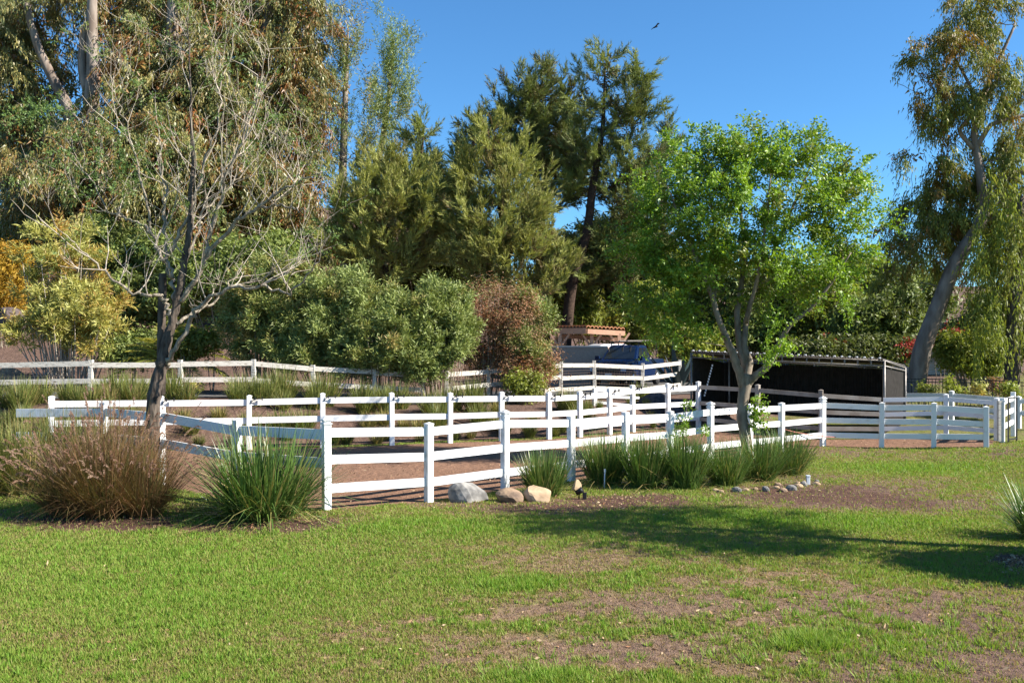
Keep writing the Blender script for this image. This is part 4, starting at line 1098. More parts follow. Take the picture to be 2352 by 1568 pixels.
tree('pine_tree', 'tallest pine with open tiers and a dark leaning trunk behind the carport', 'tree', 54,
     [(1292, 730), (1310, 660), (1350, 530), (1362, 420), (1385, 300), (1390, 150)], (.36, .32, .27, .22, .14, .04),
     [(1390, 140, 0, 29, 24, 0.8), (1400, 175, 0, 50, 33, 0.9), (1466, 175, 0, 10, 44, 0.8), (1460, 225, 0, 25, 44, 1.0), (1478, 270, 0, 13, 33, 0.7), (1340, 205, 0, 11, 33, 0.7), (1345, 240, 0, 34, 55, 0.7), (1420, 250, 0, 57, 55, 0.9), (1440, 300, 0, 51, 66, 0.9), (1350, 340, 0, 63, 55, 0.9), (1450, 390, 0, 57, 49, 1.0), (1380, 400, 1, 69, 44, 0.9), (1330, 440, 1, 57, 44, 0.9), (1430, 440, 0, 69, 55, 1.0), (1410, 540, 1, 80, 38, 0.7), (1450, 500, 1, 69, 55, 0.8), (1290, 560, 1, 46, 33, 0.7), (1340, 610, 1, 80, 55, 1.0), (1400, 620, 1.5, 70, 60, 1), (1300, 650, 1.5, 60, 50, .8), (1450, 600, 1, 57, 66, 0.9)],
     'pineh', L['pined'], M['bark_pine'], 12, 384, 22, .8, 'pine trees', tint=(.6, .22), gaps=.4, core=90)
tree('pine_tree', 'small pointed conifer peeking out left of the bright green tree', 'tree', 60,
     [(1520, 700), (1522, 480), (1530, 290)], (.25, .18, .03),
     [(1530, 320, 0, 16, 44, 1.0), (1520, 390, 0, 34, 55, 1.0), (1510, 470, 0, 46, 66, 1.0), (1480, 560, 0, 57, 77, 1.0)],
     'pineh', L['pined'], M['bark_pine'], 13, 100, 20, .65, 'pine trees', tint=(.55, .2))

# leaning eucalyptus at the right
tree('eucalyptus_tree', 'big leaning eucalyptus at the right with a thick smooth trunk', 'tree', 37,
     [(2098, 872, .5), (2118, 800), (2150, 715), (2195, 600), (2262, 500), (2252, 400), (2236, 310), (2246, 250), (2285, 160), (2330, 60)], (.40, .36, .32, .29, .24, .17, .12, .10, .08, .05),
     [(2250, 30, 1, 90, 60, 1), (2190, 90, 0, 45, 60, .8), (2090, 110, 0, 60, 28, .5), (2130, 190, 0, 60, 60, .7), (2190, 230, 0, 60, 50, .9), (2290, 180, 0, 70, 80, 1), (2130, 260, 0, 45, 30, .5), (2320, 330, 0, 60, 80, 1), (2200, 300, 1, 50, 60, .5), (2130, 370, 0, 60, 30, .6), (2080, 350, 0, 30, 25, .5), (2200, 400, 1, 60, 60, 1), (2300, 450, 1, 90, 70, 1.2), (2140, 440, 1, 50, 50, .8), (2180, 500, 1, 90, 60, 1.1), (2090, 530, 1, 60, 60, .9), (2060, 590, 1, 40, 60, .9), (2300, 560, 2, 80, 70, 1.2), (2160, 580, 3, 60, 45, .7)],
     'euc', L['euc2'], M['bark_euc'], 14, 400, 21, .5, 'eucalyptus beside the garden', tint=(.58, .28), shell=.2, gaps=.4, limb_r=.05, limb_frac=.7, core=14, S=dict(leaf=(.2, .05), L=(.3, .8), axis=1.0),
     extra=lambda bb: (bb.tube(fine_path([at(2238, 345, 37), at(2200, 300, 37), at(2228, 270, 36.6), at(2235, 215, 37)]), [.09] * 7 + [.07] * 6 + [.04] * 6, 7),
                       bb.tube(fine_path([at(2245, 335, 37), at(2275, 285, 36.6), at(2330, 270, 36.5), at(2400, 255, 36.5)]), np.linspace(.11, .06, 19), 7),
                       bb.tube(fine_path([at(2247, 250, 37), at(2225, 190, 37.2), at(2185, 120, 37.5), at(2140, 80, 37.5)]), np.linspace(.09, .02, 19), 6),
                       bb.tube(fine_path([at(2260, 440, 37), at(2330, 400, 36.5), at(2420, 380, 36.3)]), np.linspace(.15, .09, 13), 6)))
tree('weeping_tree', 'weeping yellow-green tree hanging down at the right edge above the iron fence', 'tree', 35.5,
     [(2322, 900), (2328, 760), (2335, 600), (2345, 450)], (.30, .26, .22, .10),
     [(2330, 420, 0, 80, 60, 1), (2290, 540, 0, 70, 70, 1), (2350, 560, 0, 70, 80, 1), (2260, 640, 0, 40, 60, .8), (2320, 680, 0, 60, 60, 1), (2235, 720, 0, 25, 40, .4), (2370, 720, 0, 50, 80, .9)],
     'weep', L['lime'], M['bark_dark'], 15, 85, 14, .5, tint=(.5, .28), gaps=.4, limb_r=.04, core=20)

# ------------------------------------------------------------------ background planting
BG = [ # label, d, lobes, style, leaf, seed, clumps, per, crad, tint
 ('dark mixed trees behind the oleanders at centre left', 50, [(1010, 600, 0, 60, 60), (930, 640, 0, 90, 60), (1080, 640, 0, 60, 50)], 'bush', 'bush', 21, 90, 30, .8, (.25, .2)),
 ('green tree behind the carport roof, left of the tall pine trunk', 58, [(1240, 700, 0, 60, 50), (1290, 690, 0, 45, 45), (1330, 720, 0, 50, 35)], 'bush', 'lime', 22, 90, 30, .7, (.4, .25)),
 ('dense dark tree in the shade behind the tallest pine', 62, [(1350, 620, 0, 100, 90), (1440, 600, 0, 90, 110), (1420, 720, 0, 90, 50), (1280, 680, 0, 70, 60), (1500, 640, 0, 60, 90)], 'bush', 'bush', 23, 240, 30, .9, (.25, .25)),
 ('yellow-green sunlit bush behind the blue pickup', 50, [(1475, 745, 0, 45, 40), (1440, 760, 0, 35, 30), (1500, 700, 0, 30, 40)], 'bush', 'lime', 24, 80, 30, .55, (.6, .25)),
 ('airy pale green tree behind the agave', 52, [(1540, 785, -4, 45, 35), (1600, 800, -4, 40, 28), (1650, 790, -3, 40, 30), (1560, 700, 0, 60, 70), (1620, 740, 0, 50, 60), (1600, 640, 0, 60, 60)], 'bush', 'lime', 25, 110, 26, .7, (.35, .3)),
 ('leafy tree directly behind the bright green tree', 50, [(1700, 700, 0, 70, 70), (1760, 760, 0, 60, 45), (1680, 770, 0, 60, 40), (1800, 690, 0, 60, 60)], 'bush', 'bush', 26, 150, 28, .7, (.6, .3)),
 ('yellow-green tree between the bright green tree and the grey-green bush', 49, [(1870, 730, 0, 70, 60), (1910, 690, 0, 60, 60), (1840, 780, 0, 50, 30), (1900, 770, 0, 50, 30)], 'bush', 'lime', 27, 120, 28, .65, (.4, .25)),
 ('rounded grey-green bush behind the shelter roof', 46, [(1990, 740, 0, 60, 45), (2040, 750, 0, 50, 50), (1960, 770, 0, 40, 30), (2070, 720, 0, 30, 50)], 'bush', 'bush', 28, 140, 34, .5, (.55, .25)),
 ('dark shaded hedge low behind the shelter roof', 44, [(1950, 815, 0, 60, 22), (1860, 815, 0, 50, 18), (2040, 812, 0, 40, 25)], 'bush', 'bush', 29, 80, 30, .4, (.15, .15)),
 ('tall green tree left of the cream house', 66, [(2010, 660, 0, 50, 50), (1960, 640, 0, 50, 60), (2110, 645, 0, 30, 20), (2140, 690, -8, 22, 30)], 'bush', 'bush', 30, 90, 30, .8, (.7, .25)),
 ('yellow-green garden bush against the weeping tree', 38, [(2200, 808, 0, 45, 32), (2250, 828, 0, 38, 32), (2290, 790, 0, 30, 40)], 'bush', 'lime', 31, 80, 26, .4, (.6, .25)),
 ('dense green trees far behind the weeping tree', 60, [(2290, 740, 0, 90, 70), (2370, 680, 0, 80, 90), (2250, 790, 0, 80, 40)], 'bush', 'bush', 32, 120, 30, .8, (.5, .3)),
 ('olive bush on the hillside behind the palm', 42, [(480, 640, 0, 80, 60), (560, 620, 0, 70, 60), (410, 680, 0, 60, 60), (620, 600, 0, 60, 50)], 'bush', 'bush', 33, 150, 28, .55, (.75, .25)),
 ('dusty olive bush under the eucalyptus at the left', 44, [(330, 600, 0, 80, 60), (250, 560, 0, 60, 60), (300, 700, -2, 50, 60)], 'bush', 'bush', 34, 110, 28, .55, (.55, .3)),
 ('pale sage shrub on the hillside at the far left edge', 52, [(40, 560, 0, 60, 30), (60, 530, 0, 40, 25)], 'bush', 'bush', 35, 50, 26, .6, (.9, .1)),
 ('dense dark trees closing the view behind the eucalyptus grove', 66, [(330, 60, 0, 100, 110), (450, 20, 0, 120, 110), (600, 40, 0, 110, 110), (350, 260, 0, 110, 130), (500, 240, 0, 130, 130), (640, 260, 0, 90, 130), (60, 330, 0, 120, 90), (200, 400, 0, 120, 100), (420, 450, 0, 140, 110), (600, 470, 0, 140, 110), (20, 90, 0, 60, 110)], 'bush', 'bush', 37, 330, 30, 1.3, (.25, .2)),
 ('tall dark trees filling the slope behind the rounded pines', 70, [(840, 620, 0, 110, 70), (1040, 560, 0, 60, 60), (700, 600, 0, 90, 80)], 'bush', 'bush', 36, 140, 28, 1.0, (.2, .2)),
]
for lab, d, lobes, sty, lm, sd, cl_n, per, cr_, tn in BG:
    lobes = [tuple(lb[:2]) + (lb[2],) + tuple(lb[3:]) for lb in lobes]
    big_ = any(k in lab for k in ('tree', 'trees'))
    shrub('background_tree' if big_ else 'garden_bush', lab, d, lobes, sty, L[lm], sd, cl_n, per, cr_, 'planting behind the paddock', 'tree' if big_ else 'bush', tint=tn, S=dict(leaf=(.0046 * d, .0023 * d), L=(.007 * d, .016 * d)), core=90, stems=16, stem_r=.06 if big_ else .02)
for k, (x, y, d, lab) in enumerate([(1975 - 75, 800, 44, 'small red bougainvillea above the shelter roof left end'), (2110, 795, 42, 'red bougainvillea beside the leaning trunk, left of it'), (2190, 772, 48, 'red bougainvillea below the cream house'), (2235, 778, 46, 'bright red bougainvillea right of the house window'), (2155, 785, 47, 'pinkish bougainvillea just right of the leaning trunk')]):
    shrub('bougainvillea', lab, d, [(x, y, 0, 24, 11), (x + 14, y + 4, 0, 16, 10)], 'bush', L['bract'], 70 + k, 13, 3, .3, 'red flowering bougainvilleas', 'flowering shrub', tint=(.5, .3), stems=5, core=0)

# hillside shrubs at the left
shrub('willow_shrub', 'tall yellow-green shrub with pale bare stems behind the wooden fence at the left', 34,
      [(140, 570, 0, 75, 60), (110, 650, -.5, 80, 70), (190, 650, -.5, 70, 70), (150, 740, -1, 100, 70), (230, 740, -1, 60, 70), (90, 770, -1, 60, 50), (200, 800, -1.2, 70, 35)],
      'olean', L['yellow'], 41, 150, 20, .45, tint=(.62, .3), stems=60, stem_r=.03, gaps=.5, core=15, bark='twig', S=dict(leaf=(.22, .042), fan=.9))
shrub('golden_shrub', 'golden orange shrub cut by the left picture edge', 40, [(15, 620, 0, 35, 60), (10, 680, 0, 40, 40)], 'bush', L['orange'], 42, 60, 30, .45, tint=(.5, .3), stems=8)
OL = [
 ('large olive-toned oleander at the left end of the hedge, beside the palm', 31.0, [(590, 690, 0, 70, 60), (560, 760, 0, 60, 60), (640, 660, 0, 70, 50), (630, 760, -.3, 70, 65), (600, 820, -.3, 70, 30)], (.45, .28), 43),
 ('tall dark green oleander in the middle of the hedge', 30.6, [(735, 690, 0, 80, 60), (720, 770, -.4, 80, 65), (800, 680, 0, 60, 55), (760, 830, -.5, 90, 40), (690, 820, -.4, 60, 40)], (.62, .25), 44),
 ('rounded green oleander right of the middle, hanging over the wooden fence', 30.4, [(870, 720, 0, 75, 50), (860, 790, -.5, 80, 55), (930, 760, -.3, 70, 60), (900, 840, -.6, 80, 35), (830, 850, -.6, 60, 28)], (.7, .22), 45),
 ('bright green oleander at the right end of the hedge', 30.8, [(1000, 730, 0, 60, 50), (1010, 790, -.3, 65, 60), (975, 850, -.5, 60, 35), (1045, 770, 0, 35, 60), (1020, 690, 0, 35, 30)], (.78, .22), 46),
]
for lab, d, lobes, tn, sd in OL:
    shrub('oleander', lab, d, lobes, 'olean', L['olean'], sd, 210, 24, .36, 'oleander hedge by the driveway', tint=tn, stems=40, stem_r=.02, gaps=.3)
shrub('dried_shrub', 'half dead rust brown shrub with grey bare twigs right of the oleanders', 32.5,
      [(1120, 720, 0, 55, 45), (1110, 790, 0, 50, 55), (1170, 750, 0, 60, 60), (1140, 840, -.2, 60, 25), (1065, 740, 0, 25, 50)], 'twiggy', L['dry'], 47, 150, 26, .36, tint=(.55, .3), stems=90, stem_r=.012, gaps=.5, bark='twig')
shrub('oleander', 'green bush with reddish leaves between the dried shrub and the carport', 32.8,
      [(1215, 740, 0, 40, 50), (1210, 800, -.3, 45, 50), (1225, 850, -.3, 35, 30)], 'olean', L['olean'], 48, 70, 26, .34, 'oleander hedge by the driveway', tint=(.5, .35), stems=14)
shrub('dried_shrub', 'low rusty shrub spilling through the wooden fence rails', 31.6, [(1225, 880, 0, 30, 22), (1255, 840, .6, 20, 26)], 'twiggy', L['dry'], 49, 26, 18, .25, tint=(.3, .3), stems=14, bark='twig')
shrub('garden_bush', 'low yellow-green bush at the foot of the wooden fence post', 31.0, [(1208, 890, 0, 28, 22)], 'bush', L['lime'], 50, 22, 24, .22, tint=(.4, .3), stems=4)
shrub('garden_bush', 'small ground-hugging bush left of the palm behind the fence', 32.0, [(315, 805, 1, 35, 22), (290, 815, 1, 30, 18)], 'bush', L['bush'], 51, 40, 28, .3, tint=(.6, .3), stems=6)
shrub('garden_bush', 'small dry bush right of the bare tree trunk behind the fence', 31.0, [(430, 800, 0, 30, 24)], 'bush', L['lime'], 52, 22, 22, .25, tint=(.15, .2), stems=6)
shrub('garden_bush', 'tiny bright green seedling bush on the bare soil', 31.5, [(488, 790, 0, 8, 14)], 'bush', L['lime'], 53, 6, 20, .12, tint=(.8, .2), stems=3)
for k, (x, y, d, lab, lm, tn) in enumerate([(2120, 900, 32.4, 'leafy weed climbing the iron fence below the leaning trunk', 'lime', .5), (2195, 890, 32.0, 'tall leafy plant in the middle of the iron fence', 'lime', .8), (2250, 905, 31.5, 'yellow flowering weed at the foot of the iron fence', 'yellow', .4), (2320, 900, 31.0, 'leafy weed at the right end of the iron fence', 'lime', .7), (2285, 885, 33.5, 'orange tinged bush just behind the iron fence', 'dry', .5)]):
    shrub('fence_weed', lab, d, [(x, y, 0, 13, 18), (x + 10, y + 10, 0, 8, 10)], 'bush', L[lm], 90 + k, 7, 8, .11, 'weeds along the iron fence', 'weed', tint=(tn, .25), stems=4, S=dict(leaf=(.11, .06), L=(.12, .35)))

# palm: arching pinnate fronds
def frond_plant(name, label, c, nf, Lf, seed, lm, cat):
    rg = np.random.default_rng(seed); root = empty(name, c, label, cat)
    for i in range(nf):
        az = i * 2.399 + rg.uniform(-.2, .2); el = rg.uniform(.15, 1.2)
        D = np.array([[math.cos(az) * math.cos(el), math.sin(az) * math.cos(el), math.sin(el)]])
        ln = Lf * rg.uniform(.8, 1.1); P = np.array([c]) + [0, 0, .9]
        n_ = 46; t = np.linspace(.12, 1, n_)
        ctr = P + D * (ln * t)[:, None] + np.array([0, 0, -1]) * (.55 * ln * t * t * math.cos(el))[:, None]
        tg = unit(np.gradient(ctr, axis=0)); sd2 = unit(np.cross(tg, [0, 0, 1.0]))
        Vs = []
        for s in (-1, 1):
            dl = unit(sd2 * s + tg * .7 + np.array([0, 0, -.15]) + rg.normal(size=(n_, 3)) * .08)
            LL = .42 * np.sin(np.pi * np.clip(t * .9 + .1, 0, 1)) ** .6 * Lf / 2
            Vs.append(leaf_quads(ctr, dl, LL, np.full(n_, .035), rg))
        V = np.concatenate(Vs)
        fo = raw_mesh('frond', V, 4, lm, np.clip(rg.normal(.45, .2, len(V) // 4) + rg.uniform(-.2, .2), 0, 1), root)
        MB().tube(ctr[::5], np.linspace(.02, .006, len(ctr[::5])), 4, False).build('frond_stem', M['bark_pine'], fo)
    return root
pc = at(405, 800, 31.6); pc[2] = ground(pc[0], pc[1])
frond_plant('palm', 'low palm with arching yellow-green fronds behind the bare tree trunk', pc, 30, 2.5, 4, L['palm'], 'palm')

# agave
ac = at(1556, 838, 38.0); ac[2] = ground(ac[0], ac[1])
ag = empty('agave', ac, 'big blue-green agave with upright pointed leaves beside the pickup', 'agave')
rg = np.random.default_rng(77)
for i in range(16):
    az = i * 2.399; el = rg.uniform(.7, 1.4); ln = rg.uniform(1.5, 2.3)
    D = np.array([math.cos(az) * math.cos(el), math.sin(az) * math.cos(el), math.sin(el)]); S_ = unit(np.cross(D, [0, 0, 1.0])); U_ = np.cross(S_, D)
    prof = [(0, .10), (.25, .15), (.6, .12), (.85, .055), (1, .004)]
    vs = []
    for t, w_ in prof:
        p = ac + D * ln * t - U_ * .12 * t * t
        vs += [p - S_ * w_, p - U_ * w_ * .5, p + S_ * w_]
    mb = MB().add(vs, [[3 * j + a, 3 * j + a + 1, 3 * j + a + 4, 3 * j + a + 3] for j in range(4) for a in (0, 1)], True)
    o = mb.build('leaf', L['agave'], ag)
for k, (x, d) in enumerate([(1585, 39.0), (1530, 36.8)]):
    pass

# ------------------------------------------------------------------ strappy clumps
def blades(n_, h, spread, rad, w_, rg, lean=(.05, 1.0), segs=4, droop=.6):
    az = rg.random(n_) * 2 * np.pi; ln_ = rg.uniform(*lean, n_) ** 1.0 * spread
    r0 = rad * rg.random(n_) ** .5; az0 = az + rg.normal(size=n_) * .6
    P = np.stack([np.cos(az0) * r0, np.sin(az0) * r0, np.zeros(n_) - .02], -1)
    D = unit(np.stack([np.cos(az) * ln_, np.sin(az) * ln_, np.ones(n_)], -1))
    Ln = h * rg.uniform(.6, 1.12, n_) * (1 - .1 * ln_)
    dr = droop * Ln * rg.uniform(.1, 1.0, n_) ** 2 * (ln_ + .12)
    S_ = unit(np.stack([-np.sin(az + rg.normal(size=n_) * .8), np.cos(az), np.zeros(n_)], -1)) 
    t = np.linspace(0, 1, segs + 1)
    C = P[:, None] + D[:, None] * (Ln[:, None] * t)[..., None] + np.array([0, 0, -1.0]) * (dr[:, None] * t ** 2.2)[..., None]
    out_ = np.stack([np.cos(az), np.sin(az), np.zeros(n_)], -1)
    C = C + out_[:, None] * (dr[:, None] * .45 * t ** 2)[..., None]
    wv = w_ * np.array([.8, 1.0, .9, .6, .04])[:segs + 1] if segs == 4 else w_ * np.linspace(1, .05, segs + 1)
    wv = wv[None, :] * rg.uniform(.7, 1.2, n_)[:, None]
    Lf, Rt = C - S_[:, None] * wv[..., None] / 2, C + S_[:, None] * wv[..., None] / 2
    Q = np.stack([Lf[:, :-1], Rt[:, :-1], Rt[:, 1:], Lf[:, 1:]], 2)
    tip = C[:, -1]
    return Q.reshape(-1, 3), segs, tip, unit(C[:, -1] - C[:, -2])
def strap_clump(name, label, c, n_, h, spread, rad, w_, lm, seed, group, tint=(.6, .22), cat='grass clump', scale=(1, 1, 1)):
    rg = np.random.default_rng(seed)
    Q, sg, tip, td = blades(n_, h, spread, rad, w_, rg)
    t = np.clip(np.repeat(rg.normal(tint[0], tint[1], n_), sg) + rg.normal(size=n_ * sg) * .05, 0, 1)
    dead = np.repeat(rg.random(n_) < .06, sg); t[dead] = rg.random(dead.sum()) * .2
    nf_ = max(6, n_ // 11)
    Q2, sg, _, _ = blades(nf_, h * .95, 1.9, rad * 1.1, w_, rg, lean=(.5, 1.0), droop=1.05)
    Q2[:, 2] = np.maximum(Q2[:, 2], .01)
    Q = np.concatenate([Q, Q2]); t = np.concatenate([t, np.clip(np.repeat(rg.normal(.25, .3, nf_), sg), 0, 1)])
    root = raw_mesh(name, Q, 4, lm, t, None, True)
    root.location = c; root.scale = scale
    return tag(root, label, cat, group)
GRP = 'strappy clumps along the front fence'
c, d = onground(605, 1186)
strap_clump('strap_leaf_clump', 'largest strappy green clump left of the capped corner post', c, 1150, 1.62, 1.15, .5, .022, L['strap'], 1, GRP)
c, d = onground(1250, 1138)
strap_clump('strap_leaf_clump', 'small neat strappy clump behind the blocky tan boulder', c, 760, .98, .62, .26, .015, L['strap'], 2, GRP, (.55, .22))
for k, (px, py, h, sp, rd, n_, lab, tn) in enumerate([
    (1390, 1110, 1.12, .62, .30, 800, 'first clump of the strappy row, before two shaded posts', .55),
    (1482, 1118, 1.18, .55, .30, 800, 'dark upright strappy clump second in the row', .7),
    (1572, 1120, 1.22, .50, .28, 800, 'strappy clump mixed with glossy weeds under the leafy sapling', .65),
    (1668, 1112, 1.0, .80, .26, 640, 'arching strappy clump just left of the bright tree trunk', .6),
    (1745, 1100, 1.08, .85, .28, 700, 'strappy clump at the right foot of the bright tree trunk', .62),
    (1808, 1088, 1.08, .80, .30, 760, 'pale-tipped strappy clump at the right end of the row by the stones', .5)]):
    c, d = onground(px, py); strap_clump('strap_leaf_clump', lab, c, n_, h, sp, rd, .014, L['strap'], 10 + k, GRP, (tn, .22))
c, d = onground(2385, 1236)
strap_clump('strap_leaf_clump', 'dark spiky clump cut by the right picture edge', c, 420, 1.05, .95, .16, .016, L['strap'], 30, GRP, (.75, .18))
for k, (px, py, h, n_, lab) in enumerate([(50, 1132, 1.55, 1000, 'olive strappy clump behind the fountain grass at the left edge'), (140, 1120, 1.6, 1000, 'olive strappy clump right behind the fountain grass plumes'), (-50, 1140, 1.5, 800, 'strappy clump half outside the left picture edge'), (215, 1108, 1.5, 800, 'olive strappy clump left of the bare tree foot')]):
    c, d = onground(px, py); strap_clump('strap_leaf_clump', lab, c, n_, h, .75, .4, .016, L['straptuft'], 40 + k, 'strappy clumps at the left', (.5, .22))

# tufts on the bank: three kinds, copied
kinds = []
for k, (h, sp, n_, tn) in enumerate([(.78, .85, 230, .55), (.95, .65, 300, .75), (.62, 1.0, 190, .25)]):
    o = strap_clump('bank_tuft', 'x', (0, 0, -50), n_, h, sp, .16, .018, L['straptuft'], 70 + k, 'tufts on the soil bank', (tn, .22), 'grass tuft')
    kinds.append(o)
KL = ['olive tuft', 'green upright tuft', 'straw tuft']
ORD = ['first', 'second', 'third', 'fourth', 'fifth', 'sixth', 'seventh', 'eighth', 'ninth', 'tenth', 'eleventh', 'twelfth', 'thirteenth', 'fourteenth', 'fifteenth', 'sixteenth']
used = [False] * 3
rg = np.random.default_rng(5)
spots = []
for px in np.arange(-60, 1560, 27):
    for row in range(3):
        if rg.random() < (.5, .38, .3)[row]: continue
        d0 = np.interp(px, [p[0] for p in BACK], [p[1] for p in BACK])
        d = d0 + [.75, 1.5, 2.5][row] + rg.uniform(-.25, .3)
        if row == 2 and 880 < px < 1560 and rg.random() < .35: continue
        if 430 < px < 520 and row == 2: continue
        spots.append((px + rg.uniform(-12, 12), d, row))
for px, d, row in spots:
    k = int(rg.choice(3, p=[.45, .2, .35] if row < 2 else [.45, .45, .1]))
    if px < 40: px += 20
    X, Y = XY(px, d); z = ground(X, Y)
    o = kinds[k] if not used[k] else kinds[k].copy()
    if used[k]: COL.objects.link(o)
    used[k] = True
    s_ = rg.uniform(.8, 1.3) * (.6, .85, .85)[row]
    if px > 1350: s_ *= .55
    o.location = (X, Y, z); o.rotation_euler = (0, 0, rg.uniform(0, 6.28)); o.scale = (s_, s_, s_ * (1.12 if row == 2 else .9))
    pi = int(np.argmin([abs(px - p[0]) for p in BACK])); dxp = px - BACK[pi][0]
    side = 'behind' if abs(dxp) < 12 else ('just left of' if dxp < 0 else 'just right of')
    TL = TL if 'TL' in globals() else {}
    o['label'] = f"{KL[k]} {('low on', 'halfway up', 'atop')[row]} bank, {side} {ORD[pi]} back-fence post"
    TL.setdefault(o['label'], []).append((px, o))
for lab_, lst in TL.items():
    if len(lst) > 1:
        lst.sort(key=lambda q: q[0])
        for q_, (px_q, o_q) in enumerate(lst): o_q['label'] = lab_ + (', left' if q_ == 0 else ', right' if q_ == len(lst) - 1 else ', middle')
for k, (px, py, d, h, n_, lab) in enumerate([(265, 900, 26.3, 1.05, 420, 'big green tuft in front of the mesh fence, left of the bare trunk'), (645, 905, 27.0, 1.2, 520, 'big green tuft on the bank top under the olive oleander'), (745, 905, 27.3, 1.15, 480, 'big green tuft on the bank top under the dark oleander'), (915, 910, 28.2, .95, 380, 'big green tuft on the bank top right of a wooden post'), (560, 905, 26.8, .95, 360, 'grey-green tuft beside the gap showing the asphalt'), (310, 905, 26.5, .95, 320, 'green tuft touching the bare tree trunk on its left'), (90, 915, 25.9, .8, 300, 'low green tuft before the mesh fence at the far left'), (1470, 880, 33.2, .7, 300, 'grey flowering tuft at the foot of the wooden fence end')]):
    X, Y = XY(px, d)
    strap_clump('bank_clump', lab, (X, Y, ground(X, Y)), n_, h, .75, .28, .02, L['straptuft'], 100 + k, 'large tufts at the bank top', (.7, .2))

# fountain grass with plumes
c, d = onground(235, 1186)
fg = empty('fountain_grass', c, 'large reddish fountain grass with arching pinkish plumes at the left', 'ornamental grass')
rg = np.random.default_rng(9)
Vb, Tb, tips, tds = [], [], [], []
for (dx, dy, h, n_) in ((-.55, .1, 1.4, 1200), (.05, 0, 1.7, 1600), (.6, .15, 1.5, 1300), (0, .5, 2.0, 1100), (-.7, .4, 1.2, 500)):
    Q, sg, tip, td = blades(n_, h, 1.15, .25, .0085, rg, lean=(.0, 1.0), droop=.6)
    Vb.append(Q + np.array([dx, dy, 0])); Tb.append(np.clip(np.repeat(rg.normal(.45, .28, n_), sg), 0, 1))
    sel = rg.random(n_) < .13
    up_ = sel & (tip[:, 2] > h * .42)
    tips.append(tip[up_] + np.array([dx, dy, 0])); tds.append(td[up_])
raw_mesh('blades', np.concatenate(Vb), 4, L['fount'], np.concatenate(Tb), fg, True)
tips, tds = np.concatenate(tips), np.concatenate(tds)
P = tips - tds * .10
V, t = strands(P, unit(tds + [0, 0, .25]), rg.uniform(.18, .32, len(P)), rg.uniform(.03, .16, len(P)), 64, (.034, .008), rg, .85, .5, .004, rg.normal(.5, .3, len(P)), .2)
tag(raw_mesh('plumes', V, 4, L['plume'], t, fg, True), kind='stuff')

# ------------------------------------------------------------------ bare tree at the left
TD = 17.2
def Z4(x, y): return (x / 3.0, 459.4 + y / 3.0)
LIMBS = [
 ([(344, 1010), (352, 930), (362, 870), (376, 826), (384, 780), (398, 730), (416, 650), (425, 590), (438, 520), (437, 450), (443, 376), (437, 240), (436, 120), (430, 40)], (.145, .125, .118, .11, .09, .08, .068, .062, .05, .042, .034, .022, .014, .006), 0),
 ([(412, 690), (440, 650), (467, 609), (480, 545), (507, 459), (515, 408), (554, 325), (590, 240), (602, 155), (612, 90)], (.065, .062, .058, .052, .044, .036, .028, .02, .013, .005), -.4),
 ([(378, 845), (395, 815), (443, 728), (467, 688), (533, 660), (600, 655), (640, 668), (660, 677), (700, 640), (733, 600), (742, 560)], (.06, .058, .052, .046, .04, .034, .028, .024, .018, .012, .006), -1.0),
 ([(405, 745), (455, 712), (493, 688), (540, 640), (560, 600)], (.045, .04, .03, .02, .008), .8),
 ([(462, 620), (473, 593), (510, 545), (547, 508), (588, 478), (650, 437), (697, 413), (740, 395)], (.055, .052, .048, .044, .038, .03, .022, .008), -.6),
 ([(588, 478), (640, 470), (680, 480), (705, 484)], (.032, .026, .02, .012), -.8),
 ([(396, 735), (388, 705), (373, 680), (347, 676), (307, 676), (253, 636), (200, 586), (150, 543), (120, 500)], (.05, .048, .045, .042, .036, .028, .02, .012, .005), -.7),
 ([(400, 690), (397, 646), (367, 583), (350, 536), (317, 509), (280, 495), (247, 486), (193, 476)], (.05, .046, .042, .036, .03, .025, .02, .012), .9),
 ([(397, 640), (384, 600), (377, 509), (379, 444), (369, 342), (355, 240), (350, 170)], (.045, .04, .034, .028, .02, .012, .005), .5),
 ([(375, 600), (400, 560), (440, 480), (470, 380), (500, 285), (506, 205), (513, 120), (537, 17), (541, -30)], (.045, .042, .036, .03, .024, .018, .013, .007, .004), .2),
 ([(350, 540), (335, 450), (301, 330), (284, 273), (260, 210), (240, 160)], (.034, .028, .02, .014, .009, .004), -.3),
 ([(247, 486), (215, 420), (180, 370), (130, 330), (95, 300)], (.02, .016, .012, .008, .003), .6),
 ([(425, 600), (450, 540), (472, 480), (530, 430), (590, 360), (640, 290)], (.04, .034, .028, .022, .014, .004), 1.0),
 ([(660, 500), (690, 430), (720, 350), (745, 300)], (.02, .014, .009, .003), -.5),
]
t0 = at(344, 1010, TD); t0[2] = ground(t0[0], t0[1])
bt = empty('bare_tree', t0, 'nearly bare deciduous tree with pale twisted branches by the fountain grass', 'tree')
rg = np.random.default_rng(31)
paths = []
for i, (px, rr, dz) in enumerate(LIMBS):
    n_ = len(px); q = [at(x, y, TD + dz * (j / (n_ - 1)) * (1 if i else 0)) for j, (x, y) in enumerate(px)]
    if i == 0: q[0] = np.array([t0[0], t0[1], t0[2] - .1]); 
    p = fine_path(q, 5, .022 if i else .008, rg); rad = np.interp(np.linspace(0, 1, len(p)), np.linspace(0, 1, n_), rr) * (.78 if i else 1)
    paths.append((p, rad))
    if i == 0:
        rad = rad * (1 + .05 * rg.normal(size=len(rad)))
        MB().tube(p, rad, 10).build('trunk', M['bark_dark'], bt)
    else:
        MB().tube(p, rad, 7).build('limb', M['bark_grey'], bt)
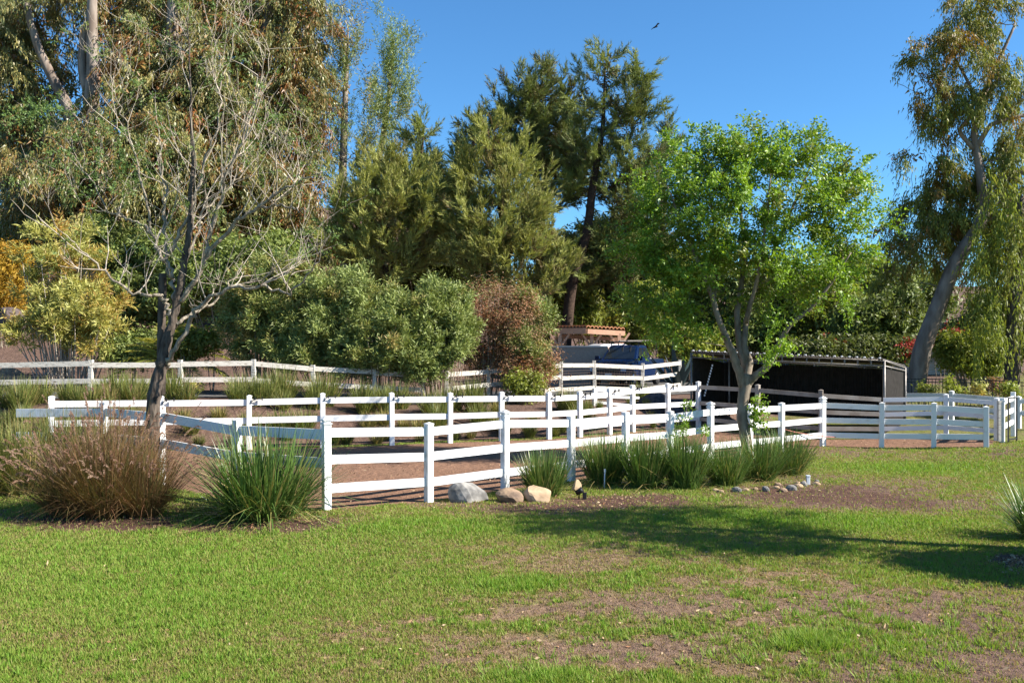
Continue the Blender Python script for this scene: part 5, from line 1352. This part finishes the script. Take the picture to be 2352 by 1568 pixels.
# sawn-off grey stub
MB().tube([at(365, 905, TD + .05), at(371, 850, TD + .1), at(371, 760, TD + .2), at(374, 640, TD + .2), at(374, 628, TD + .2)], [.12, .085, .078, .075, .068], 9).build('dead_stub', M['bark_dark'], bt)
tw = MB(); ends = []
def twig(p0, D, ln, r, depth):
    n_ = 5; pts = [p0]; d_ = D.copy()
    for k in range(n_):
        d_ = unit(d_ + rg.normal(size=3) * .16 + np.array([0, 0, .10])); pts.append(pts[-1] + d_ * ln / n_)
    pts = np.array(pts); tw.tube(pts, np.linspace(r, max(r * .35, .0025), n_ + 1), 3 if r < .012 else 4, False)
    ends.append((pts[-1], d_))
    if depth > 0:
        for k in range(rg.integers(2, 4)):
            j = rg.integers(1, n_ + 1); dd = unit(d_ + rg.normal(size=3) * np.array([.75, .75, .5]) + np.array([0, 0, .15]))
            twig(pts[j], dd, ln * rg.uniform(.5, .8), r * .6, depth - 1)
for i, (p, rad) in enumerate(paths):
    n_ = len(p); st = int(n_ * (.52 if i == 0 else .3))
    Ltot = np.linalg.norm(np.diff(p[st:], axis=0), axis=1).sum()
    cnt = int(Ltot * 2.7) + 2
    for k in range(cnt):
        j = rg.integers(st, n_); tg = unit(p[min(j + 1, n_ - 1)] - p[max(j - 1, 0)])
        dd = unit(tg * .5 + rg.normal(size=3) * np.array([.7, .7, .4]) + np.array([0, 0, .5]))
        twig(p[j], dd, rg.uniform(.5, 1.5), min(.013, rad[j] * .7), 2 if rg.random() < .5 else 1)
tag(tw.build('twigs', M['twig'], bt), kind='stuff')
# sparse pinnate leaves on the outer twigs
E = np.array([e[0] for e in ends]); ED = np.array([e[1] for e in ends])
sx = CX + F * E[:, 0] / E[:, 1]; sy = CY - F * (E[:, 2] - CAMH) / E[:, 1]
pr = .30 + .6 * np.exp(-(((sx - 210) / 130) ** 2 + ((sy - 400) / 130) ** 2)) + .3 * np.exp(-(((sx - 60) / 60) ** 2 + ((sy - 260) / 50) ** 2))
sel = rg.random(len(E)) < pr
E, ED = E[sel], ED[sel]; E = np.repeat(E, 3, 0) + rg.normal(size=(len(E) * 3, 3)) * .06; ED = unit(np.repeat(ED, 3, 0) + rg.normal(size=E.shape) * .6)
V, t = strands(E, ED, rg.uniform(.18, .38, len(E)), rg.uniform(.05, .15, len(E)), 14, (.055, .020), rg, .4, .9, .004, rg.normal(.55, .25, len(E)), .2)
V2, t2 = [], []
for (x, y, r_, n_) in ((60, 262, 45, 34), (110, 250, 30, 14), (230, 330, 70, 30), (320, 380, 60, 24), (180, 400, 80, 40)):
    P = np.array([at(x + rg.normal() * r_ * .6, y + rg.normal() * r_ * .35, TD + rg.normal() * .5) for _ in range(n_)])
    D = unit(rg.normal(size=(n_, 3)) + [0, 0, .5]); v_, tt_ = strands(P, D, rg.uniform(.2, .45, n_), rg.uniform(.05, .15, n_), 16, (.07, .024), rg, .4, .9, .004, rg.normal(.7, .2, n_), .2)
    V2.append(v_); t2.append(tt_)
L['pinnate'] = leafmat('sparse_pinnate_leaves', G((0, (.22, .20, .05)), (.5, (.12, .19, .045)), (1, (.16, .24, .08))), .5, .35, .35)
raw_mesh('crown', np.concatenate([V] + V2), 4, L['pinnate'], np.concatenate([t] + t2), bt)

# ------------------------------------------------------------------ bright green tree at the right
GD = 21.3
b0_ = at(1714, 1050, GD); b0_[2] = ground(b0_[0], b0_[1])
gt_ = empty('green_tree', b0_, 'bright green leafy tree with a pale curved trunk by the front fence', 'tree')
GL = [
 ([(1716, 1062), (1715, 1020), (1711, 990), (1704, 960), (1706, 925), (1711, 890), (1714, 860)], (.14, .135, .135, .13, .125, .14, .15), 0),
 ([(1708, 885), (1698, 855), (1683, 812), (1668, 775), (1653, 742), (1634, 676), (1600, 590), (1560, 500), (1530, 420)], (.12, .10, .09, .08, .07, .058, .045, .03, .014), -.5),
 ([(1712, 870), (1715, 845), (1698, 795), (1692, 719), (1705, 640), (1712, 560), (1695, 450), (1690, 350)], (.12, .10, .08, .07, .06, .05, .035, .014), .5),
 ([(1714, 865), (1722, 828), (1708, 800), (1713, 742), (1726, 686), (1770, 600), (1810, 500), (1850, 410), (1880, 340)], (.11, .09, .075, .065, .06, .05, .038, .025, .012), .3),
 ([(1716, 880), (1735, 862), (1763, 843), (1788, 792), (1811, 748), (1862, 708), (1910, 650), (1955, 580)], (.11, .09, .08, .065, .055, .045, .034, .014), -.8),
 ([(1653, 742), (1640, 690), (1650, 600), (1640, 500), (1620, 400)], (.05, .045, .04, .03, .014), .9),
 ([(1713, 742), (1740, 640), (1760, 520), (1770, 400)], (.05, .042, .03, .014), -1.2),
]
gp = []
for i, (px, rr, dz) in enumerate(GL):
    n_ = len(px); q = [at(x, y, GD + dz * (j / (n_ - 1))) for j, (x, y) in enumerate(px)]
    if i == 0: q[0][2] = b0_[2] - .12
    p = fine_path(q, 5, .004, rg); MB().tube(p, np.interp(np.linspace(0, 1, len(p)), np.linspace(0, 1, n_), rr), 10).build('trunk' if i == 0 else 'limb', M['bark_fresh'], gt_)
    if i: gp.append(p)
GLB = [(1720, 450, 0, 167, 126, 1), (1580, 420, 0, 79, 81, 1), (1645, 350, 0, 79, 49, .9), (1757, 340, 0, 96, 45, .9), (1878, 420, 0, 83, 81, 1), (1524, 500, 0, 57, 90, .9), (1934, 520, 0, 52, 90, 1), (1850, 600, 0, 96, 81, 1), (1599, 600, 0, 83, 81, .9), (1729, 600, 0, 123, 90, .8), (1915, 640, 0, 61, 63, .8), (1794, 690, 0, 79, 54, .55), (1552, 700, 0, 30, 81, .7), (1868, 310, 0, 26, 27, .5), (1515, 600, 0, 39, 63, .7), (1813, 780, -.5, 44, 45, .35), (1748, 830, -.8, 17, 54, .15)]
GLB = [(a, b + (28 if b < 400 else 0), *r) for (a, b, *r) in GLB] + [(1512, 690, 0, 45, 95, 1.1), (1562, 780, 0, 28, 50, .6), (1470, 600, 0, 30, 60, .7)]
cr, cc = foliage(GLB, GD, 'fresh', L['fresh'], gt_, 'crown', 88, 540, 18, .40, tint=(.55, .28), gaps=.6, shell=.2, core=0)
bb = MB(); limbs(bb, np.concatenate(gp), cc, rg, .028, .9, .3, 4, .006)
tag(bb.build('branches', M['bark_fresh'], gt_), kind='stuff')
# tall tip shoots above the crown and the low suckers on the trunk
P, D = [], []
for (x, y, dx, dy, n_) in ((1905, 360, 2, -70, 1), (1800, 330, -10, -35, 2), (1860, 330, 20, -45, 2), (1950, 420, 45, -70, 3), (1980, 380, 25, -30, 2), (1560, 340, -35, -35, 2), (1650, 320, 0, -35, 2), (1900, 340, 40, -10, 2), (1980, 470, 40, -50, 2)):
    for k in range(n_ * 2):
        a_ = at(x + rg.normal() * 6, y, GD + rg.normal() * .3); b_ = at(x + dx + rg.normal() * 8, y + dy, GD + rg.normal() * .3); P.append(a_); D.append(b_ - a_)
for k in range(26):
    P.append(at(1722 + rg.normal() * 4, 985 - rg.random() * 70, GD - .15)); D.append(np.array([rg.uniform(.1, .5), rg.normal() * .2, rg.uniform(-.1, .3)]))
P, D = np.array(P), np.array(D); Ln = np.linalg.norm(D, axis=1)
V, t = strands(P, unit(D), Ln, Ln * .1, 22, (.085, .042), rg, .5, .85, .012, rg.normal(.6, .2, len(P)), .2)
raw_mesh('shoots', V, 4, L['fresh'], t, gt_)

# sapling in the row
c, d = onground(1572, 1095)
sp_ = empty('sapling', c, 'slender leafy sapling rising out of the strappy row before the white rails', 'sapling')
stp = [c, at(1572, 1040, d), at(1567, 985, d), at(1580, 925, d)]
MB().tube(fine_path(stp), np.linspace(.012, .005, 19), 5).build('stem', M['bark_fresh'], sp_)
P, D = [], []
for (x, y, r_) in ((1580, 932, 14), (1572, 965, 18), (1568, 985, 14), (1560, 1010, 12), (1575, 1055, 40), (1590, 1075, 40), (1620, 990, 8), (1545, 1070, 30)):
    for k in range(14 if r_ < 30 else 30): P.append(at(x + rg.normal() * r_ * .4, y + rg.normal() * r_ * .3, d + rg.normal() * .12)); D.append(rg.normal(size=3) + [0, 0, .4])
P, D = np.array(P), unit(np.array(D))
V, t = strands(P, D, np.full(len(P), .10), np.full(len(P), .03), 5, (.11, .030), rg, .5, .8, .01, rg.normal(.45, .2, len(P)), .2)
raw_mesh('foliage', V, 4, L['fresh'], t, sp_)

# ------------------------------------------------------------------ trees beyond the right edge whose shade crosses the lawn
tree('shade_tree', 'broad tree standing just beyond the right picture edge, its shade streaking the lawn', 'tree', 12.3,
     [(2700, 1240), (2690, 1000), (2680, 700), (2680, 350)], (.2, .16, .13, .05),
     [(2700, 480, 0, 220, 170, 1), (2620, 330, 0, 170, 110, .8), (2760, 240, .3, 220, 120, 1), (2680, 660, -.2, 180, 120, .6), (2900, 400, .6, 200, 220, 1), (2800, 470, -1.1, 200, 130, .9), (2740, 640, -1.3, 150, 90, .7)],
     'bush', L['bush'], M['bark_grey'], 301, 130, 11, .45, 'shade trees past the frame', gaps=.6, core=0, S=dict(leaf=(.12, .05)), limb_r=.04)
shrub('shade_bush', 'dense bush just beyond the lower right picture edge, shading the corner of the lawn', 11.2,
     [(2740, 1010, 0, 120, 110), (2800, 1070, 0, 160, 120)], 'bush', L['bush'], 302, 90, 24, .3, 'shade trees past the frame', 'bush', tint=(.5, .2))

# leaf litter scattered at the bed edges and on the lawn
P = []
for (px, py, sx_, sy_, n_) in ((1250, 1168, 150, 12, 220), (1440, 1145, 120, 10, 160), (700, 1200, 90, 12, 160), (2330, 1282, 30, 14, 260), (1900, 1120, 120, 18, 140), (1500, 1400, 420, 90, 260), (2050, 1470, 300, 80, 260), (500, 1450, 500, 100, 160), (300, 1195, 200, 14, 160), (1000, 1090, 260, 30, 220), (1500, 1060, 300, 20, 160), (1950, 1012, 200, 6, 120), (900, 1140, 100, 16, 60)):
    for _ in range(n_):
        py_ = max(py + rg.normal() * sy_, 1006); px_2 = px + rg.normal() * sx_
        dd = CAMH * F / (py_ - CY); X, Y = XY(px_2, dd); P.append((X, Y, ground(X, Y) + .012))
P = np.array(P); D = unit(rg.normal(size=P.shape) * [1, 1, .25])
V = leaf_quads(P, D, rg.uniform(.03, .075, len(P)), rg.uniform(.012, .03, len(P)), rg)
tag(raw_mesh('leaf_litter', V, 4, L['litter'], rg.random(len(P))), 'scattered dry fallen leaves on the lawn and bed edges', 'leaf litter', kind='stuff')
